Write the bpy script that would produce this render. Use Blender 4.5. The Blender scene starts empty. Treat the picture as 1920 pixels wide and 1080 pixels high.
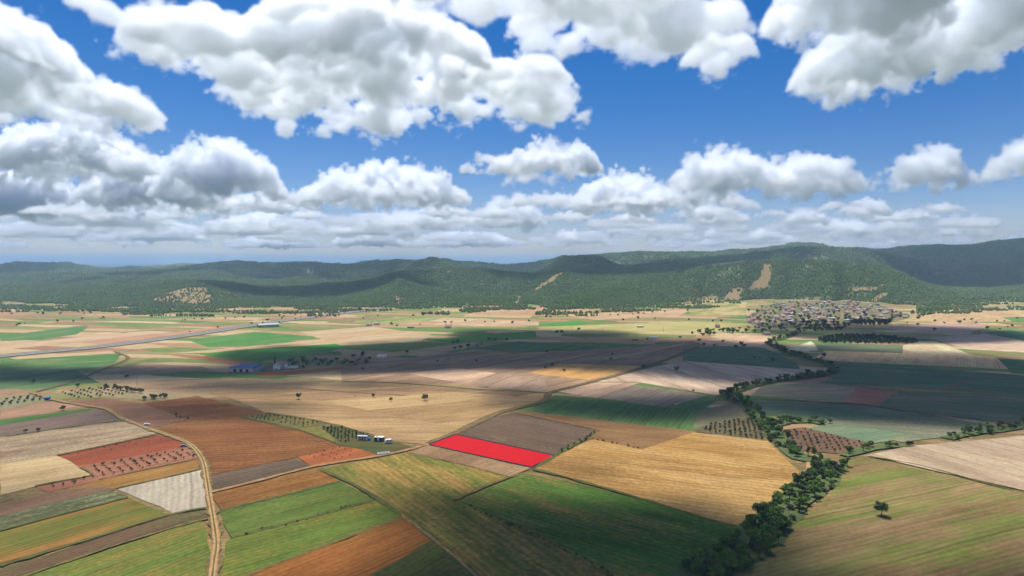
import bpy, bmesh, math, random, time
import numpy as np
from mathutils import Vector
T_START = time.time()
R = math.radians
sc = bpy.context.scene
COL = sc.collection
rng = random.Random(7)

# ------------------------------------------------------------------ camera
F, CAMZ, HR = 1297.0, 120.0, 490.0           # focal length in photo pixels, drone height, horizon row
PITCH = math.atan((540 - HR) / F)
cam = bpy.data.cameras.new('camera'); cam_o = bpy.data.objects.new('camera', cam); COL.objects.link(cam_o)
cam.sensor_width = 36; cam.lens = F / 1920 * 36; cam.clip_start = 1; cam.clip_end = 250000
cam_o.location = (0, 0, CAMZ); cam_o.rotation_euler = (math.pi / 2 - PITCH, 0, 0)
sc.camera = cam_o
# ------------------------------------------------------------------ light
SUN_EL, SUN_AZ = 68.0, -20.0
world = bpy.data.worlds.new('World'); sc.world = world; world.use_nodes = True
wt = world.node_tree; bg = wt.nodes['Background']
sky = wt.nodes.new('ShaderNodeTexSky'); sky.sky_type = 'NISHITA'; sky.sun_disc = False
sky.sun_elevation = R(SUN_EL); sky.sun_rotation = R(SUN_AZ)
sky.air_density = 1.0; sky.dust_density = 0.0; sky.ozone_density = 2.5; sky.altitude = 900
hs = wt.nodes.new('ShaderNodeHueSaturation'); hs.inputs['Saturation'].default_value = 1.45
tint = wt.nodes.new('ShaderNodeVectorMath'); tint.operation = 'MULTIPLY'; tint.inputs[1].default_value = (.95, .86, 1.04)
wt.links.new(sky.outputs[0], hs.inputs['Color']); wt.links.new(hs.outputs[0], tint.inputs[0]); wt.links.new(tint.outputs[0], bg.inputs[0])
bg.inputs[1].default_value = 0.072
sun_l = bpy.data.lights.new('sun', 'SUN'); sun_l.energy = 4.6; sun_l.angle = R(0.5); sun_l.color = (1, .985, .955)
sun_o = bpy.data.objects.new('sun', sun_l); COL.objects.link(sun_o)
SUN_D = Vector((math.sin(R(SUN_AZ)) * math.cos(R(SUN_EL)), math.cos(R(SUN_AZ)) * math.cos(R(SUN_EL)), math.sin(R(SUN_EL))))
sun_o.rotation_euler = SUN_D.to_track_quat('Z', 'Y').to_euler()
vs = sc.view_settings; vs.view_transform = 'Standard'; vs.look = 'None'; vs.exposure = 0.32; vs.gamma = 1.0; vs.use_curve_mapping = False
cy = sc.cycles
cy.max_bounces = 30; cy.volume_bounces = 30; cy.diffuse_bounces = 2; cy.glossy_bounces = 2; cy.transparent_max_bounces = 8
cy.volume_step_rate = 1.6; cy.volume_max_steps = 512; cy.use_denoising = True

# ------------------------------------------------------------------ helpers
CP, SP = math.cos(PITCH), math.sin(PITCH)
def ray(px, py):
    a = (px - 960) / F; b = -(py - 540) / F
    return a, CP + b * SP, -SP + b * CP
def at_alt(px, py, z):
    x, y, zz = ray(px, py); t = (z - CAMZ) / zz
    return x * t, y * t
def G(px, py):                                # photo pixel -> point of the flat plain
    return at_alt(px, max(py, 520), 0.0)
def project(x, y, z):                         # numpy friendly
    z = z - CAMZ
    d = y * CP - z * SP; v = y * SP + z * CP
    return 960 + F * x / d, 540 - F * v / d
def lin(c):
    return tuple((v / 12.92 if v <= .04045 else ((v + .055) / 1.055) ** 2.4) for v in (q / 255 for q in c))
def lit(r, g, b, k=1.5):
    return tuple(min(.85, v / k) for v in lin((r, g, b)))
def shd(r, g, b, k=.50):                      # base colour of something the photograph shows under cloud shade
    l = lin((r, g, b)); return (min(.6, l[0] / k), min(.6, l[1] / k), min(.6, l[2] / (k * 1.15)))
def tag(o, label=None, cat=None, group=None, kind=None):
    for k, v in (('label', label), ('category', cat), ('group', group), ('kind', kind)):
        if v: o[k] = v
    return o
def link(name, me, parent=None, loc=None, rz=0.0):
    o = bpy.data.objects.new(name, me); COL.objects.link(o)
    if parent: o.parent = parent
    if loc is not None: o.location = loc
    if rz: o.rotation_euler = (0, 0, rz)
    return o
def mesh(name, verts, faces, mats=(), midx=None, smooth=False):
    me = bpy.data.meshes.new(name); me.from_pydata([tuple(v) for v in verts], [], [tuple(f) for f in faces])
    for m in mats: me.materials.append(m)
    if midx is not None: me.polygons.foreach_set('material_index', midx)
    if smooth: me.polygons.foreach_set('use_smooth', [True] * len(me.polygons))
    me.update(); return me
def inpoly(x, y, poly):
    x = np.asarray(x, float); y = np.asarray(y, float); r = np.zeros(x.shape, bool); n = len(poly)
    for i in range(n):
        x1, y1 = poly[i]; x2, y2 = poly[(i + 1) % n]
        if y1 == y2: continue
        c = ((y1 > y) != (y2 > y)) & (x < (x2 - x1) * (y - y1) / (y2 - y1) + x1)
        r ^= c
    return r
# ---- node helpers
class NB:
    def __init__(s, tree): s.t = tree; s.n = tree.nodes; s.l = tree.links
    def new(s, typ, ins=None, **kw):
        n = s.n.new(typ)
        for k, v in kw.items(): setattr(n, k, v)
        for k, v in (ins or {}).items():
            if hasattr(v, 'is_output') or isinstance(v, bpy.types.NodeSocket): s.l.new(v, n.inputs[k])
            else: n.inputs[k].default_value = v
        return n
    def m(s, op, a, b=None, c=None, clamp=False):
        n = s.n.new('ShaderNodeMath'); n.operation = op; n.use_clamp = clamp
        for i, q in enumerate((a, b, c)):
            if q is None: continue
            if isinstance(q, (int, float)): n.inputs[i].default_value = q
            else: s.l.new(q, n.inputs[i])
        return n.outputs[0]
    def mix(s, f, a, b):
        n = s.n.new('ShaderNodeMix'); n.data_type = 'RGBA'
        for i, q in ((0, f), (6, a), (7, b)):
            if isinstance(q, (int, float)): n.inputs[i].default_value = q
            elif isinstance(q, tuple): n.inputs[i].default_value = (*q[:3], 1)
            else: s.l.new(q, n.inputs[i])
        return n.outputs[2]
    def noise(s, vec, size, detail=3, rough=.55):
        n = s.new('ShaderNodeTexNoise', {'Scale': 1 / size, 'Detail': detail, 'Roughness': rough, 'Vector': vec}); return n.outputs[0]
    def ramp(s, f, a, b):
        n = s.new('ShaderNodeMapRange', {'Value': f, 'From Min': a, 'From Max': b}); n.interpolation_type = 'SMOOTHSTEP'; return n.outputs[0]
def newmat(name, rough=.9, spec=.2):
    m = bpy.data.materials.new(name); m.use_nodes = True
    b = m.node_tree.nodes['Principled BSDF']; b.inputs['Roughness'].default_value = rough; b.inputs['Specular IOR Level'].default_value = spec
    return m, NB(m.node_tree), b
def plain(name, c, rough=.8, var=.12, size=1.5, metal=0.0, spec=.3):
    m, n, b = newmat(name, rough, spec)
    tc = n.new('ShaderNodeTexCoord').outputs['Object']
    f = n.noise(tc, size, 4)
    n.l.new(n.mix(f, tuple(v * (1 - var * 1.4) for v in c), tuple(min(.9, v * (1 + var * 1.4)) for v in c)), b.inputs['Base Color'])
    b.inputs['Metallic'].default_value = metal
    return m

# ------------------------------------------------------------------ field material
def field_mat(a, b, ang, spacing=3.0, rows=.35, c=None, cam=.5, patch=45.0, stretch=3.0, tracks=0.0):
    """a/b: two soil or crop tones in drifts, c: a third (weeds, bare soil) in patches; ang: row direction in the world"""
    m, n, bs = newmat('field', 1.0, .05)
    pos = n.new('ShaderNodeNewGeometry').outputs['Position']
    rot = n.new('ShaderNodeVectorRotate', {'Vector': pos, 'Angle': -ang}, rotation_type='Z_AXIS').outputs[0]
    off = n.new('ShaderNodeVectorMath', {0: rot, 1: (rng.uniform(0, 900), rng.uniform(0, 900), 0)}, operation='ADD').outputs[0]
    st = n.new('ShaderNodeVectorMath', {0: off, 1: (1 / stretch, 1, 1)}, operation='MULTIPLY').outputs[0]
    big = n.noise(st, patch, 4, .6)
    streak = n.noise(n.new('ShaderNodeVectorMath', {0: off, 1: (.02, 1, 1)}, operation='MULTIPLY').outputs[0], spacing * 1.3, 3, .7)
    fine = n.noise(off, 2.2, 4, .7)
    col = n.mix(n.ramp(big, .36, .64), a, b)
    if c is not None:
        p2 = n.noise(n.new('ShaderNodeVectorMath', {0: st, 1: (310, 77, 0)}, operation='ADD').outputs[0], patch * .8, 5, .68)
        k = n.m('ADD', p2, n.m('MULTIPLY', n.m('SUBTRACT', streak, .5), .35))
        k = n.m('ADD', k, n.m('MULTIPLY', n.m('SUBTRACT', fine, .5), .35))
        col = n.mix(n.ramp(k, .94 - cam - .16, .94 - cam + .16), col, c)
    sep = n.new('ShaderNodeSeparateXYZ', {0: off})
    wob = n.m('MULTIPLY_ADD', n.m('SUBTRACT', n.noise(off, 30, 2), .5), spacing * 1.2, sep.outputs[1])
    wv = n.m('MULTIPLY_ADD', n.m('SINE', n.m('MULTIPLY', wob, 2 * math.pi / spacing)), .5, .5)
    amt = n.m('MULTIPLY', n.noise(st, patch * .6, 2), 2 * rows)
    sh = n.m('SUBTRACT', 1.0, n.m('MULTIPLY', amt, n.m('MULTIPLY_ADD', wv, .45, n.m('MULTIPLY', n.m('SUBTRACT', streak, .35), 1.1))))
    sh = n.m('MULTIPLY', sh, n.m('MULTIPLY_ADD', fine, 1.0, .5))
    mid = n.noise(st, 11, 5, .7); sh = n.m('MULTIPLY', sh, n.m('MULTIPLY_ADD', mid, 1.0, .5))
    weeds = n.ramp(n.noise(off, 5.5, 5, .75), .62, .74); col = n.mix(n.m('MULTIPLY', weeds, .35), col, (.10, .11, .045))
    stro = .35 if tracks else .2; tracks = tracks or rng.uniform(15, 26)
    if tracks:
        tw = n.m('ABSOLUTE', n.m('SINE', n.m('MULTIPLY', wob, math.pi / tracks)))
        sh = n.m('MULTIPLY', sh, n.m('MULTIPLY_ADD', n.ramp(tw, .02, .14), stro, 1 - stro))
    cc = n.new('ShaderNodeVectorMath', {0: col, 'Scale': sh}, operation='SCALE').outputs[0]
    n.l.new(cc, bs.inputs['Base Color'])
    bp = n.new('ShaderNodeBump', {'Strength': .35, 'Distance': .5, 'Height': n.m('ADD', n.m('MULTIPLY', wv, rows), fine)})
    n.l.new(bp.outputs[0], bs.inputs['Normal'])
    return m
# ------------------------------------------------------------------ ground
def rot_ang(p, q):
    a, b = G(*p), G(*q); return math.atan2(b[1] - a[1], b[0] - a[0])
gm, n, bs = newmat('plain_soil', 1, .05)
pos = n.new('ShaderNodeNewGeometry').outputs['Position']
rot = n.new('ShaderNodeVectorRotate', {'Vector': pos, 'Angle': .25}, rotation_type='Z_AXIS').outputs[0]
wr = n.new('ShaderNodeTexNoise', {'Vector': rot, 'Scale': 1 / 300, 'Detail': 1}).outputs['Color']
wv_ = n.new('ShaderNodeVectorMath', {0: wr, 1: (60, 60, 0), 2: rot}, operation='MULTIPLY_ADD').outputs[0]
sq = n.new('ShaderNodeVectorMath', {0: wv_, 1: (.28, 1, 0)}, operation='MULTIPLY').outputs[0]
vo = n.new('ShaderNodeTexVoronoi', {'Vector': sq, 'Scale': 1 / 36, 'Randomness': .85}, distance='CHEBYCHEV')
cr = n.new('ShaderNodeValToRGB', {0: n.new('ShaderNodeSeparateColor', {0: vo.outputs['Color']}).outputs[0]})
cr.color_ramp.interpolation = 'CONSTANT'
pal = [lit(206, 174, 128), lit(120, 142, 76), lit(212, 184, 136), lit(146, 142, 84), lit(190, 152, 110), lit(104, 140, 70), lit(168, 132, 98), lit(204, 174, 124), lit(136, 148, 84), lit(182, 146, 106), lit(160, 150, 96)]
for i, c in enumerate(pal):
    e = cr.color_ramp.elements[i] if i < 2 else cr.color_ramp.elements.new(i / len(pal))
    e.position = i / len(pal); e.color = (*c, 1)
fn = n.m('MULTIPLY', n.m('MULTIPLY_ADD', n.noise(pos, 14, 6, .7), .9, .55), 1.0)
gx, gy, gz = n.new('ShaderNodeSeparateXYZ', {0: pos}).outputs
wood = n.ramp(n.m('MAXIMUM', gy, n.m('MULTIPLY', n.m('ABSOLUTE', gx), .9)), 2100, 2700)
wood = n.m('MAXIMUM', wood, n.ramp(n.m('MULTIPLY', gy, -1.0), 900, 1500))
n.l.new(n.new('ShaderNodeVectorMath', {0: n.mix(wood, cr.outputs[0], (.055, .075, .032)), 'Scale': fn}, operation='SCALE').outputs[0], bs.inputs['Base Color'])
g = link('ground', mesh('ground', [(-70000, -3000, 0), (70000, -3000, 0), (70000, 70000, 0), (-70000, 70000, 0)], [(0, 1, 2, 3)], [gm])); tag(g, kind='structure')

FIELDS = []                                   # (world polygon, level z)
def rough_edge(P, step=14.0, jit=.9):
    out = []
    for i, (x1, y1) in enumerate(P):
        x2, y2 = P[(i + 1) % len(P)]; d = math.hypot(x2 - x1, y2 - y1); k = max(1, min(24, int(d / step)))
        for j in range(k):
            t = j / k; e = jit if j else 0
            out.append((x1 + (x2 - x1) * t + rng.uniform(-e, e), y1 + (y2 - y1) * t + rng.uniform(-e, e)))
    return out
def level(P):
    xs = [p[0] for p in P]; ys = [p[1] for p in P]; bb = (min(xs), max(xs), min(ys), max(ys)); z = 0
    for _, b, zz in FIELDS:
        if bb[0] < b[1] and bb[1] > b[0] and bb[2] < b[3] and bb[3] > b[2]: z = max(z, zz)
    return bb, z + .02
def ground_z(x, y):
    z = 0
    for P, b, zz in FIELDS:
        if b[0] <= x <= b[1] and b[2] <= y <= b[3] and zz > z and inpoly([x], [y], P)[0]: z = zz
    return z
def field(poly, a, b=None, row=None, name='field', jit=.9, **kw):
    P = [G(*p) for p in poly]; P = rough_edge(P, jit=jit); bb, z = level(P); FIELDS.append((P, bb, z))
    row = row or (poly[0], poly[1])
    m = field_mat(a, b or tuple(v * .8 for v in a), rot_ang(*row), **kw)
    o = link(name, mesh(name, [(x, y, z) for x, y in P], [range(len(P))], [m])); tag(o, kind='structure')
    return o
GR = lit(104, 130, 62); GR2 = lit(84, 112, 56); OR = lit(178, 112, 52)
SOIL = lit(176, 116, 84); STRAW = lit(206, 170, 118); PALE = lit(214, 188, 146)
field([(-60, 745), (700, 745), (1300, 800), (1980, 815), (2050, 1130), (-160, 1130)], lit(146, 124, 78), lit(122, 110, 66), c=lit(176, 146, 98), cam=.42, name='rough_ground', patch=20, stretch=1.5)
# --- far plain, left
field([(0, 630), (160, 610), (167, 613), (143, 627), (77, 636), (0, 640)], lit(92, 138, 78), lit(120, 146, 86), rows=.15)
field([(350, 637), (480, 622), (607, 632), (467, 648), (390, 651)], lit(86, 146, 70), lit(112, 150, 80), rows=.12)
field([(310, 663), (467, 650), (640, 632), (640, 643), (483, 659)], PALE, STRAW, rows=.12)
field([(370, 664), (460, 655), (640, 644), (680, 640), (640, 654), (567, 668), (500, 676), (400, 671)], lit(76, 150, 62), lit(100, 150, 72), rows=.12, c=lit(170, 170, 110), cam=.3)
field([(310, 664), (367, 666), (483, 679), (433, 684)], lit(190, 135, 85), lit(170, 120, 78))
field([(0, 673), (140, 667), (230, 663), (213, 681), (0, 694)], lit(96, 142, 74), lit(120, 150, 84), c=lit(190, 180, 130), cam=.28)
field([(0, 694), (213, 681), (170, 693), (90, 705), (0, 712)], shd(64, 84, 58), shd(74, 90, 60), rows=.15)
field([(0, 708), (133, 690), (187, 717), (100, 726), (0, 730)], shd(56, 74, 50), shd(66, 82, 54), rows=.2)
field([(17, 671), (207, 657), (217, 662), (30, 674)], PALE, STRAW, rows=.1)
field([(177, 696), (283, 682), (380, 687), (395, 694), (247, 704)], shd(120, 98, 80), shd(108, 90, 74))
field([(187, 717), (420, 708), (560, 712), (640, 715), (500, 735), (400, 745), (240, 730)], shd(150, 124, 98, .9), shd(128, 104, 82, .8), c=STRAW, cam=.35, tracks=60)
field([(467, 701), (640, 688), (690, 690), (500, 708)], shd(150, 96, 58, .9), shd(130, 88, 58))
field([(425, 697), (470, 684), (560, 684), (575, 691), (500, 698), (450, 702)], lit(170, 146, 112), lit(140, 124, 92), name='farmyard', patch=12)
field([(150, 640), (300, 625), (420, 612), (470, 606), (330, 632), (200, 648)], lit(206, 160, 124), lit(190, 146, 112), rows=.1)
field([(0, 645), (200, 628), (270, 620), (330, 622), (120, 645), (0, 656)], lit(222, 186, 148), lit(206, 168, 128), rows=.1)
# --- far plain, centre
field([(560, 622), (700, 612), (813, 630), (780, 641), (640, 648)], PALE, lit(206, 168, 118), rows=.12)
field([(800, 638), (900, 627), (1003, 621), (1007, 634), (853, 644)], lit(92, 156, 62), lit(116, 160, 76), rows=.12)
field([(655, 648), (790, 640), (850, 645), (740, 660), (650, 656)], lit(110, 146, 72), lit(140, 156, 84), rows=.15)
field([(640, 655), (740, 660), (900, 640), (870, 655), (700, 672), (640, 668)], lit(210, 176, 124), STRAW, rows=.12)
field([(1005, 613), (1280, 603), (1440, 608), (1400, 622), (1057, 626)], lit(206, 190, 124), lit(188, 176, 108), rows=.12)
field([(1013, 607), (1090, 602), (1100, 606), (1060, 610)], lit(88, 160, 70), rows=.1)
field([(660, 603), (760, 594), (850, 592), (800, 603), (700, 610)], lit(130, 156, 84), lit(196, 176, 118), rows=.12)
field([(815, 606), (880, 598), (1010, 603), (1010, 610), (900, 612)], lit(224, 190, 146), rows=.1)
field([(860, 590), (960, 578), (1060, 576), (1120, 582), (1000, 592)], lit(214, 176, 132), lit(196, 156, 112), rows=.1)
field([(1060, 592), (1200, 580), (1300, 578), (1270, 594), (1120, 600)], lit(220, 184, 138), lit(196, 160, 118), rows=.1)
field([(1280, 573), (1345, 560), (1400, 566), (1400, 590), (1300, 592)], lit(214, 186, 128), lit(150, 156, 84), rows=.1)
# --- shaded middle ground
field([(640, 690), (887, 655), (1117, 655), (1300, 640), (1320, 655), (1207, 690), (1030, 737), (850, 722), (640, 716)], shd(128, 102, 82), shd(112, 88, 70), c=shd(96, 78, 62), cam=.42, tracks=45)
field([(887, 653), (973, 640), (1117, 650), (1110, 656), (960, 662)], shd(62, 82, 54), rows=.15)
field([(990, 700), (1050, 682), (1207, 687), (1105, 712)], shd(146, 110, 66), shd(134, 100, 60), rows=.2)
field([(880, 722), (940, 700), (1020, 712), (1030, 735)], shd(110, 90, 78), shd(120, 98, 84), tracks=30)
field([(760, 700), (850, 690), (930, 700), (870, 720)], shd(150, 122, 102), shd(128, 104, 88))
field([(1040, 733), (1107, 717), (1200, 718), (1117, 747)], shd(142, 116, 98), shd(124, 100, 84), tracks=25)
field([(1210, 692), (1280, 677), (1500, 693), (1493, 707), (1427, 717), (1347, 742), (1190, 716), (1110, 716)], shd(150, 128, 112), shd(132, 110, 96), tracks=40, row=((1210, 692), (1347, 742)))
field([(985, 771), (1040, 741), (1200, 752), (1370, 772), (1310, 811), (1280, 811)], shd(58, 78, 46), shd(68, 84, 50), rows=.3, spacing=4)
field([(1120, 746), (1187, 722), (1290, 735), (1332, 742), (1243, 764)], shd(108, 94, 84), shd(98, 86, 76), tracks=20)
field([(1250, 764), (1332, 740), (1356, 745), (1312, 771)], shd(60, 80, 50), shd(70, 86, 54))
field([(1310, 772), (1370, 755), (1410, 765), (1420, 785), (1330, 797), (1300, 806)], shd(84, 84, 62), shd(92, 84, 66))
field([(1283, 655), (1380, 646), (1433, 653), (1493, 680), (1500, 693), (1280, 676)], shd(62, 78, 56), shd(72, 84, 62), rows=.15)
field([(1300, 640), (1410, 627), (1455, 640), (1425, 651), (1320, 648)], shd(146, 118, 98), shd(130, 106, 90), rows=.1)
field([(1475, 655), (1520, 640), (1537, 657), (1500, 660)], shd(164, 142, 118), shd(140, 118, 98), tracks=18)
field([(1647, 612), (1830, 604), (1852, 613), (1813, 624), (1697, 623)], shd(128, 106, 94), shd(112, 94, 84), rows=.1)
field([(1402, 592), (1430, 575), (1470, 567), (1540, 564), (1610, 566), (1660, 574), (1706, 592), (1690, 602), (1600, 606), (1430, 613), (1400, 606)], lit(176, 152, 118), lit(150, 140, 100), name='village_ground', patch=30, c=lit(110, 124, 70), cam=.4)
field([(1680, 603), (1780, 578), (1930, 583), (1930, 602), (1780, 604)], lit(224, 188, 136), lit(206, 170, 122), rows=.1)
field([(1880, 595), (1935, 594), (1935, 602), (1900, 603)], lit(120, 160, 84), rows=.1)
field([(1743, 633), (1847, 625), (1940, 643), (1940, 662), (1813, 655)], shd(152, 128, 112), shd(134, 112, 98), tracks=22)
field([(1843, 623), (1893, 619), (1940, 622), (1940, 644)], shd(56, 82, 56), rows=.15)
field([(1528, 643), (1693, 648), (1692, 664), (1535, 657)], shd(72, 82, 60), shd(80, 84, 64), rows=.2)
field([(1693, 648), (1723, 640), (1756, 640), (1830, 668), (1692, 664)], shd(160, 138, 112), shd(140, 118, 96), tracks=9, row=((1756, 640), (1830, 668)))
field([(1527, 671), (1547, 658), (1833, 667), (1867, 670), (1893, 693), (1567, 678)], shd(164, 128, 96), shd(150, 116, 88), rows=.3)
field([(1553, 680), (1900, 703), (1940, 707), (1940, 746), (1770, 731), (1540, 718), (1575, 700)], shd(58, 74, 56), shd(66, 80, 58), c=shd(96, 88, 72), cam=.3, rows=.2)
field([(1870, 672), (1940, 676), (1940, 703), (1897, 700)], shd(56, 78, 54), rows=.15)
field([(1430, 723), (1540, 718), (1615, 727), (1577, 758), (1407, 742)], shd(104, 92, 76), shd(86, 86, 66), rows=.25)
field([(1613, 725), (1685, 733), (1645, 763), (1577, 756)], shd(112, 76, 64), shd(104, 70, 60), rows=.1)
field([(1685, 733), (1940, 746), (1940, 798), (1850, 791), (1645, 763)], shd(62, 76, 58), shd(76, 80, 62), c=shd(106, 86, 72), cam=.35, rows=.25)
field([(1407, 750), (1577, 758), (1643, 764), (1876, 803), (1770, 821), (1690, 830), (1540, 795), (1420, 775)], shd(66, 78, 60), shd(94, 86, 72), c=shd(120, 106, 88), cam=.28, rows=.25)
field([(1507, 803), (1573, 795), (1723, 818), (1635, 833)], shd(72, 84, 66), shd(86, 90, 70), rows=.2)
field([(1460, 808), (1507, 802), (1632, 833), (1585, 853), (1493, 845)], lit(142, 108, 82), lit(124, 96, 74), rows=.2)
field([(1330, 797), (1420, 783), (1427, 807), (1445, 835), (1300, 809)], lit(134, 116, 82), lit(118, 106, 74), rows=.25)
# --- mid left
field([(240, 730), (400, 745), (330, 752), (200, 745), (90, 735)], shd(110, 96, 74), shd(96, 90, 66))
field([(0, 745), (60, 737), (90, 750), (20, 765), (0, 768)], lit(150, 150, 104), lit(170, 160, 116))
field([(0, 768), (100, 753), (165, 763), (0, 788)], lit(196, 152, 118), lit(178, 138, 106))
field([(0, 787), (165, 766), (178, 769), (0, 798)], lit(96, 128, 66), lit(84, 116, 58), rows=.2)
field([(0, 798), (187, 767), (233, 788), (0, 818)], lit(146, 122, 104), lit(132, 110, 94), tracks=26)
field([(0, 820), (235, 788), (287, 808), (296, 816), (107, 855), (0, 872)], lit(182, 154, 122), lit(150, 124, 100), c=lit(206, 180, 136), cam=.4, tracks=16)
field([(103, 855), (293, 815), (333, 826), (352, 838), (147, 876), (120, 867)], lit(170, 92, 58), lit(150, 82, 56), rows=.3)
field([(147, 875), (350, 838), (372, 860), (187, 900), (90, 924), (65, 913), (173, 892)], lit(182, 124, 92), lit(166, 112, 84), rows=.2)
field([(0, 872), (107, 855), (147, 876), (173, 892), (65, 913), (0, 930)], lit(216, 186, 132), lit(190, 158, 114), tracks=14)
field([(187, 900), (371, 862), (379, 880), (217, 917), (95, 927)], lit(184, 138, 74), lit(170, 124, 66), rows=.35)
field([(0, 950), (90, 925), (177, 913), (217, 917), (213, 920), (0, 969)], lit(164, 126, 94), lit(146, 112, 84))
field([(220, 918), (379, 880), (387, 953), (323, 963), (300, 950)], lit(206, 190, 160), lit(184, 166, 138), spacing=3.0, rows=.3, row=((379, 880), (387, 953)))
field([(0, 970), (200, 920), (240, 930), (233, 937), (0, 997)], lit(104, 106, 66), lit(120, 118, 78), c=lit(180, 176, 132), cam=.33)
field([(0, 999), (240, 934), (316, 966), (0, 1058)], lit(184, 126, 66), lit(168, 118, 62), c=lit(112, 122, 54), cam=.42, row=((0, 999), (240, 934)))
field([(-40, 1085), (0, 1068), (320, 967), (387, 957), (391, 973), (333, 988), (40, 1085)], lit(138, 98, 78), lit(120, 88, 66), c=lit(112, 104, 64), cam=.42, row=((0, 1068), (320, 967)))
field([(30, 1090), (333, 989), (377, 976), (398, 1046), (385, 1095)], lit(110, 130, 56), lit(128, 130, 60), c=lit(180, 136, 72), cam=.32, row=((30, 1090), (333, 989)))
field([(268, 757), (370, 743), (497, 773), (452, 783), (560, 807), (640, 834), (640, 838), (557, 858), (397, 890), (383, 862), (353, 833), (287, 808), (355, 787)], lit(156, 102, 58), lit(134, 86, 48), c=lit(172, 118, 70), cam=.35, spacing=5, rows=.45, row=((355, 787), (452, 783)))
field([(127, 753), (197, 748), (268, 757), (353, 787), (284, 803), (233, 787), (200, 768)], lit(166, 122, 90), lit(150, 108, 80))
field([(390, 737), (500, 735), (640, 714), (850, 722), (1030, 740), (1007, 757), (907, 787), (853, 814), (803, 834), (730, 828), (640, 800), (500, 775), (440, 750)], lit(206, 168, 116), lit(184, 146, 100), c=lit(170, 150, 90), cam=.3, tracks=22, row=((500, 735), (1030, 740)))
for q, a_, b_ in (([(520, 742), (760, 728), (830, 733), (600, 752)], (186, 148, 104), (166, 130, 92)), ([(610, 754), (850, 736), (960, 744), (690, 770)], (216, 180, 124), (196, 160, 108)), ([(700, 772), (900, 752), (985, 757), (905, 783), (820, 795)], (178, 142, 96), (196, 158, 106)), ([(640, 735), (800, 725), (1000, 738), (970, 744), (830, 733)], (160, 126, 94), (178, 142, 104))):
    field(q, lit(*a_), lit(*b_), tracks=12, rows=.3)
field([(452, 783), (500, 775), (610, 792), (700, 818), (640, 834), (560, 808)], lit(130, 116, 78), lit(112, 104, 66), c=lit(150, 140, 62), cam=.4)
field([(600, 800), (640, 800), (745, 830), (778, 841), (707, 857), (640, 836)], lit(150, 102, 66), lit(116, 108, 66), c=lit(96, 100, 56), cam=.45)
field([(557, 858), (640, 838), (678, 844), (708, 855), (640, 868), (585, 876)], lit(188, 112, 66), lit(172, 100, 60), rows=.2)
field([(394, 892), (553, 861), (590, 877), (400, 922)], lit(126, 104, 84), lit(112, 96, 74), rows=.5)
field([(402, 926), (593, 880), (636, 903), (416, 958), (398, 935)], lit(162, 112, 60), lit(146, 100, 54), rows=.4, c=lit(182, 126, 62), cam=.3)
field([(413, 960), (638, 904), (700, 938), (433, 1009)], lit(116, 132, 60), lit(98, 118, 54), c=lit(178, 146, 80), cam=.28, row=((413, 960), (638, 904)))
field([(435, 1011), (705, 940), (752, 970), (450, 1085), (413, 1085), (422, 1020)], lit(104, 130, 54), lit(122, 132, 58), c=lit(186, 128, 66), cam=.34, row=((435, 1011), (705, 940)))
field([(452, 1087), (755, 972), (820, 1011), (690, 1087)], lit(190, 118, 58), lit(178, 114, 58), c=lit(112, 118, 52), cam=.34, row=((452, 1087), (755, 972)))
field([(690, 1087), (822, 1014), (910, 1087)], lit(90, 112, 54), lit(110, 112, 56), c=lit(150, 116, 66), cam=.3)
# --- mid centre
field([(853, 816), (927, 783), (962, 774), (1118, 807), (1107, 817), (1040, 854)], lit(128, 104, 84), lit(116, 96, 76), c=lit(150, 126, 96), cam=.28, spacing=4, rows=.4, row=((853, 816), (1040, 854)))
field([(962, 774), (987, 772), (1310, 811), (1300, 813), (1207, 844), (1100, 823), (1120, 807)], lit(164, 124, 80), lit(148, 112, 74), row=((987, 772), (1310, 811)))
field([(765, 849), (803, 836), (997, 879), (952, 896)], lit(184, 148, 108), lit(160, 124, 90), rows=.4)
field([(1000, 881), (1042, 856), (1110, 825), (1205, 844), (1300, 812), (1440, 828), (1462, 850), (1500, 886), (1480, 925), (1428, 950), (1418, 994), (1330, 976), (1200, 935), (1060, 896)], lit(202, 154, 86), lit(176, 132, 74), c=lit(214, 172, 106), cam=.4, spacing=5, rows=.35, row=((1042, 856), (1440, 905)))
field([(598, 882), (765, 850), (952, 896), (848, 940), (960, 985), (1100, 1050), (1165, 1090), (905, 1090), (840, 1035), (752, 968), (672, 915)], lit(140, 132, 62), lit(108, 124, 54), c=lit(196, 154, 86), cam=.38, spacing=4, rows=.4, row=((765, 850), (1165, 1080)))
field([(857, 942), (980, 890), (1010, 893), (1200, 938), (1410, 996), (1398, 1012), (1290, 1090), (1165, 1090), (1090, 1047), (960, 984)], lit(100, 136, 56), lit(86, 120, 50), c=lit(168, 140, 78), cam=.38, spacing=3.5, rows=.4, row=((1010, 893), (1410, 996)))
# --- right foreground
field([(1585, 866), (1620, 859), (1935, 931), (1960, 1090), (1350, 1090), (1480, 992), (1562, 922), (1578, 892)], lit(178, 146, 100), lit(156, 122, 84), c=lit(132, 142, 66), cam=.42, spacing=3.2, rows=.34, patch=30, stretch=3.5, row=((1480, 1040), (1900, 940)))
field([(1625, 855), (1712, 837), (1940, 817), (1940, 926)], shd(168, 146, 124, .85), shd(150, 128, 108, .8), tracks=20, row=((1712, 837), (1940, 900)))
field([(1511, 856), (1529, 853), (1533, 880), (1511, 882)], lit(212, 170, 112), rows=.1)
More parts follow.
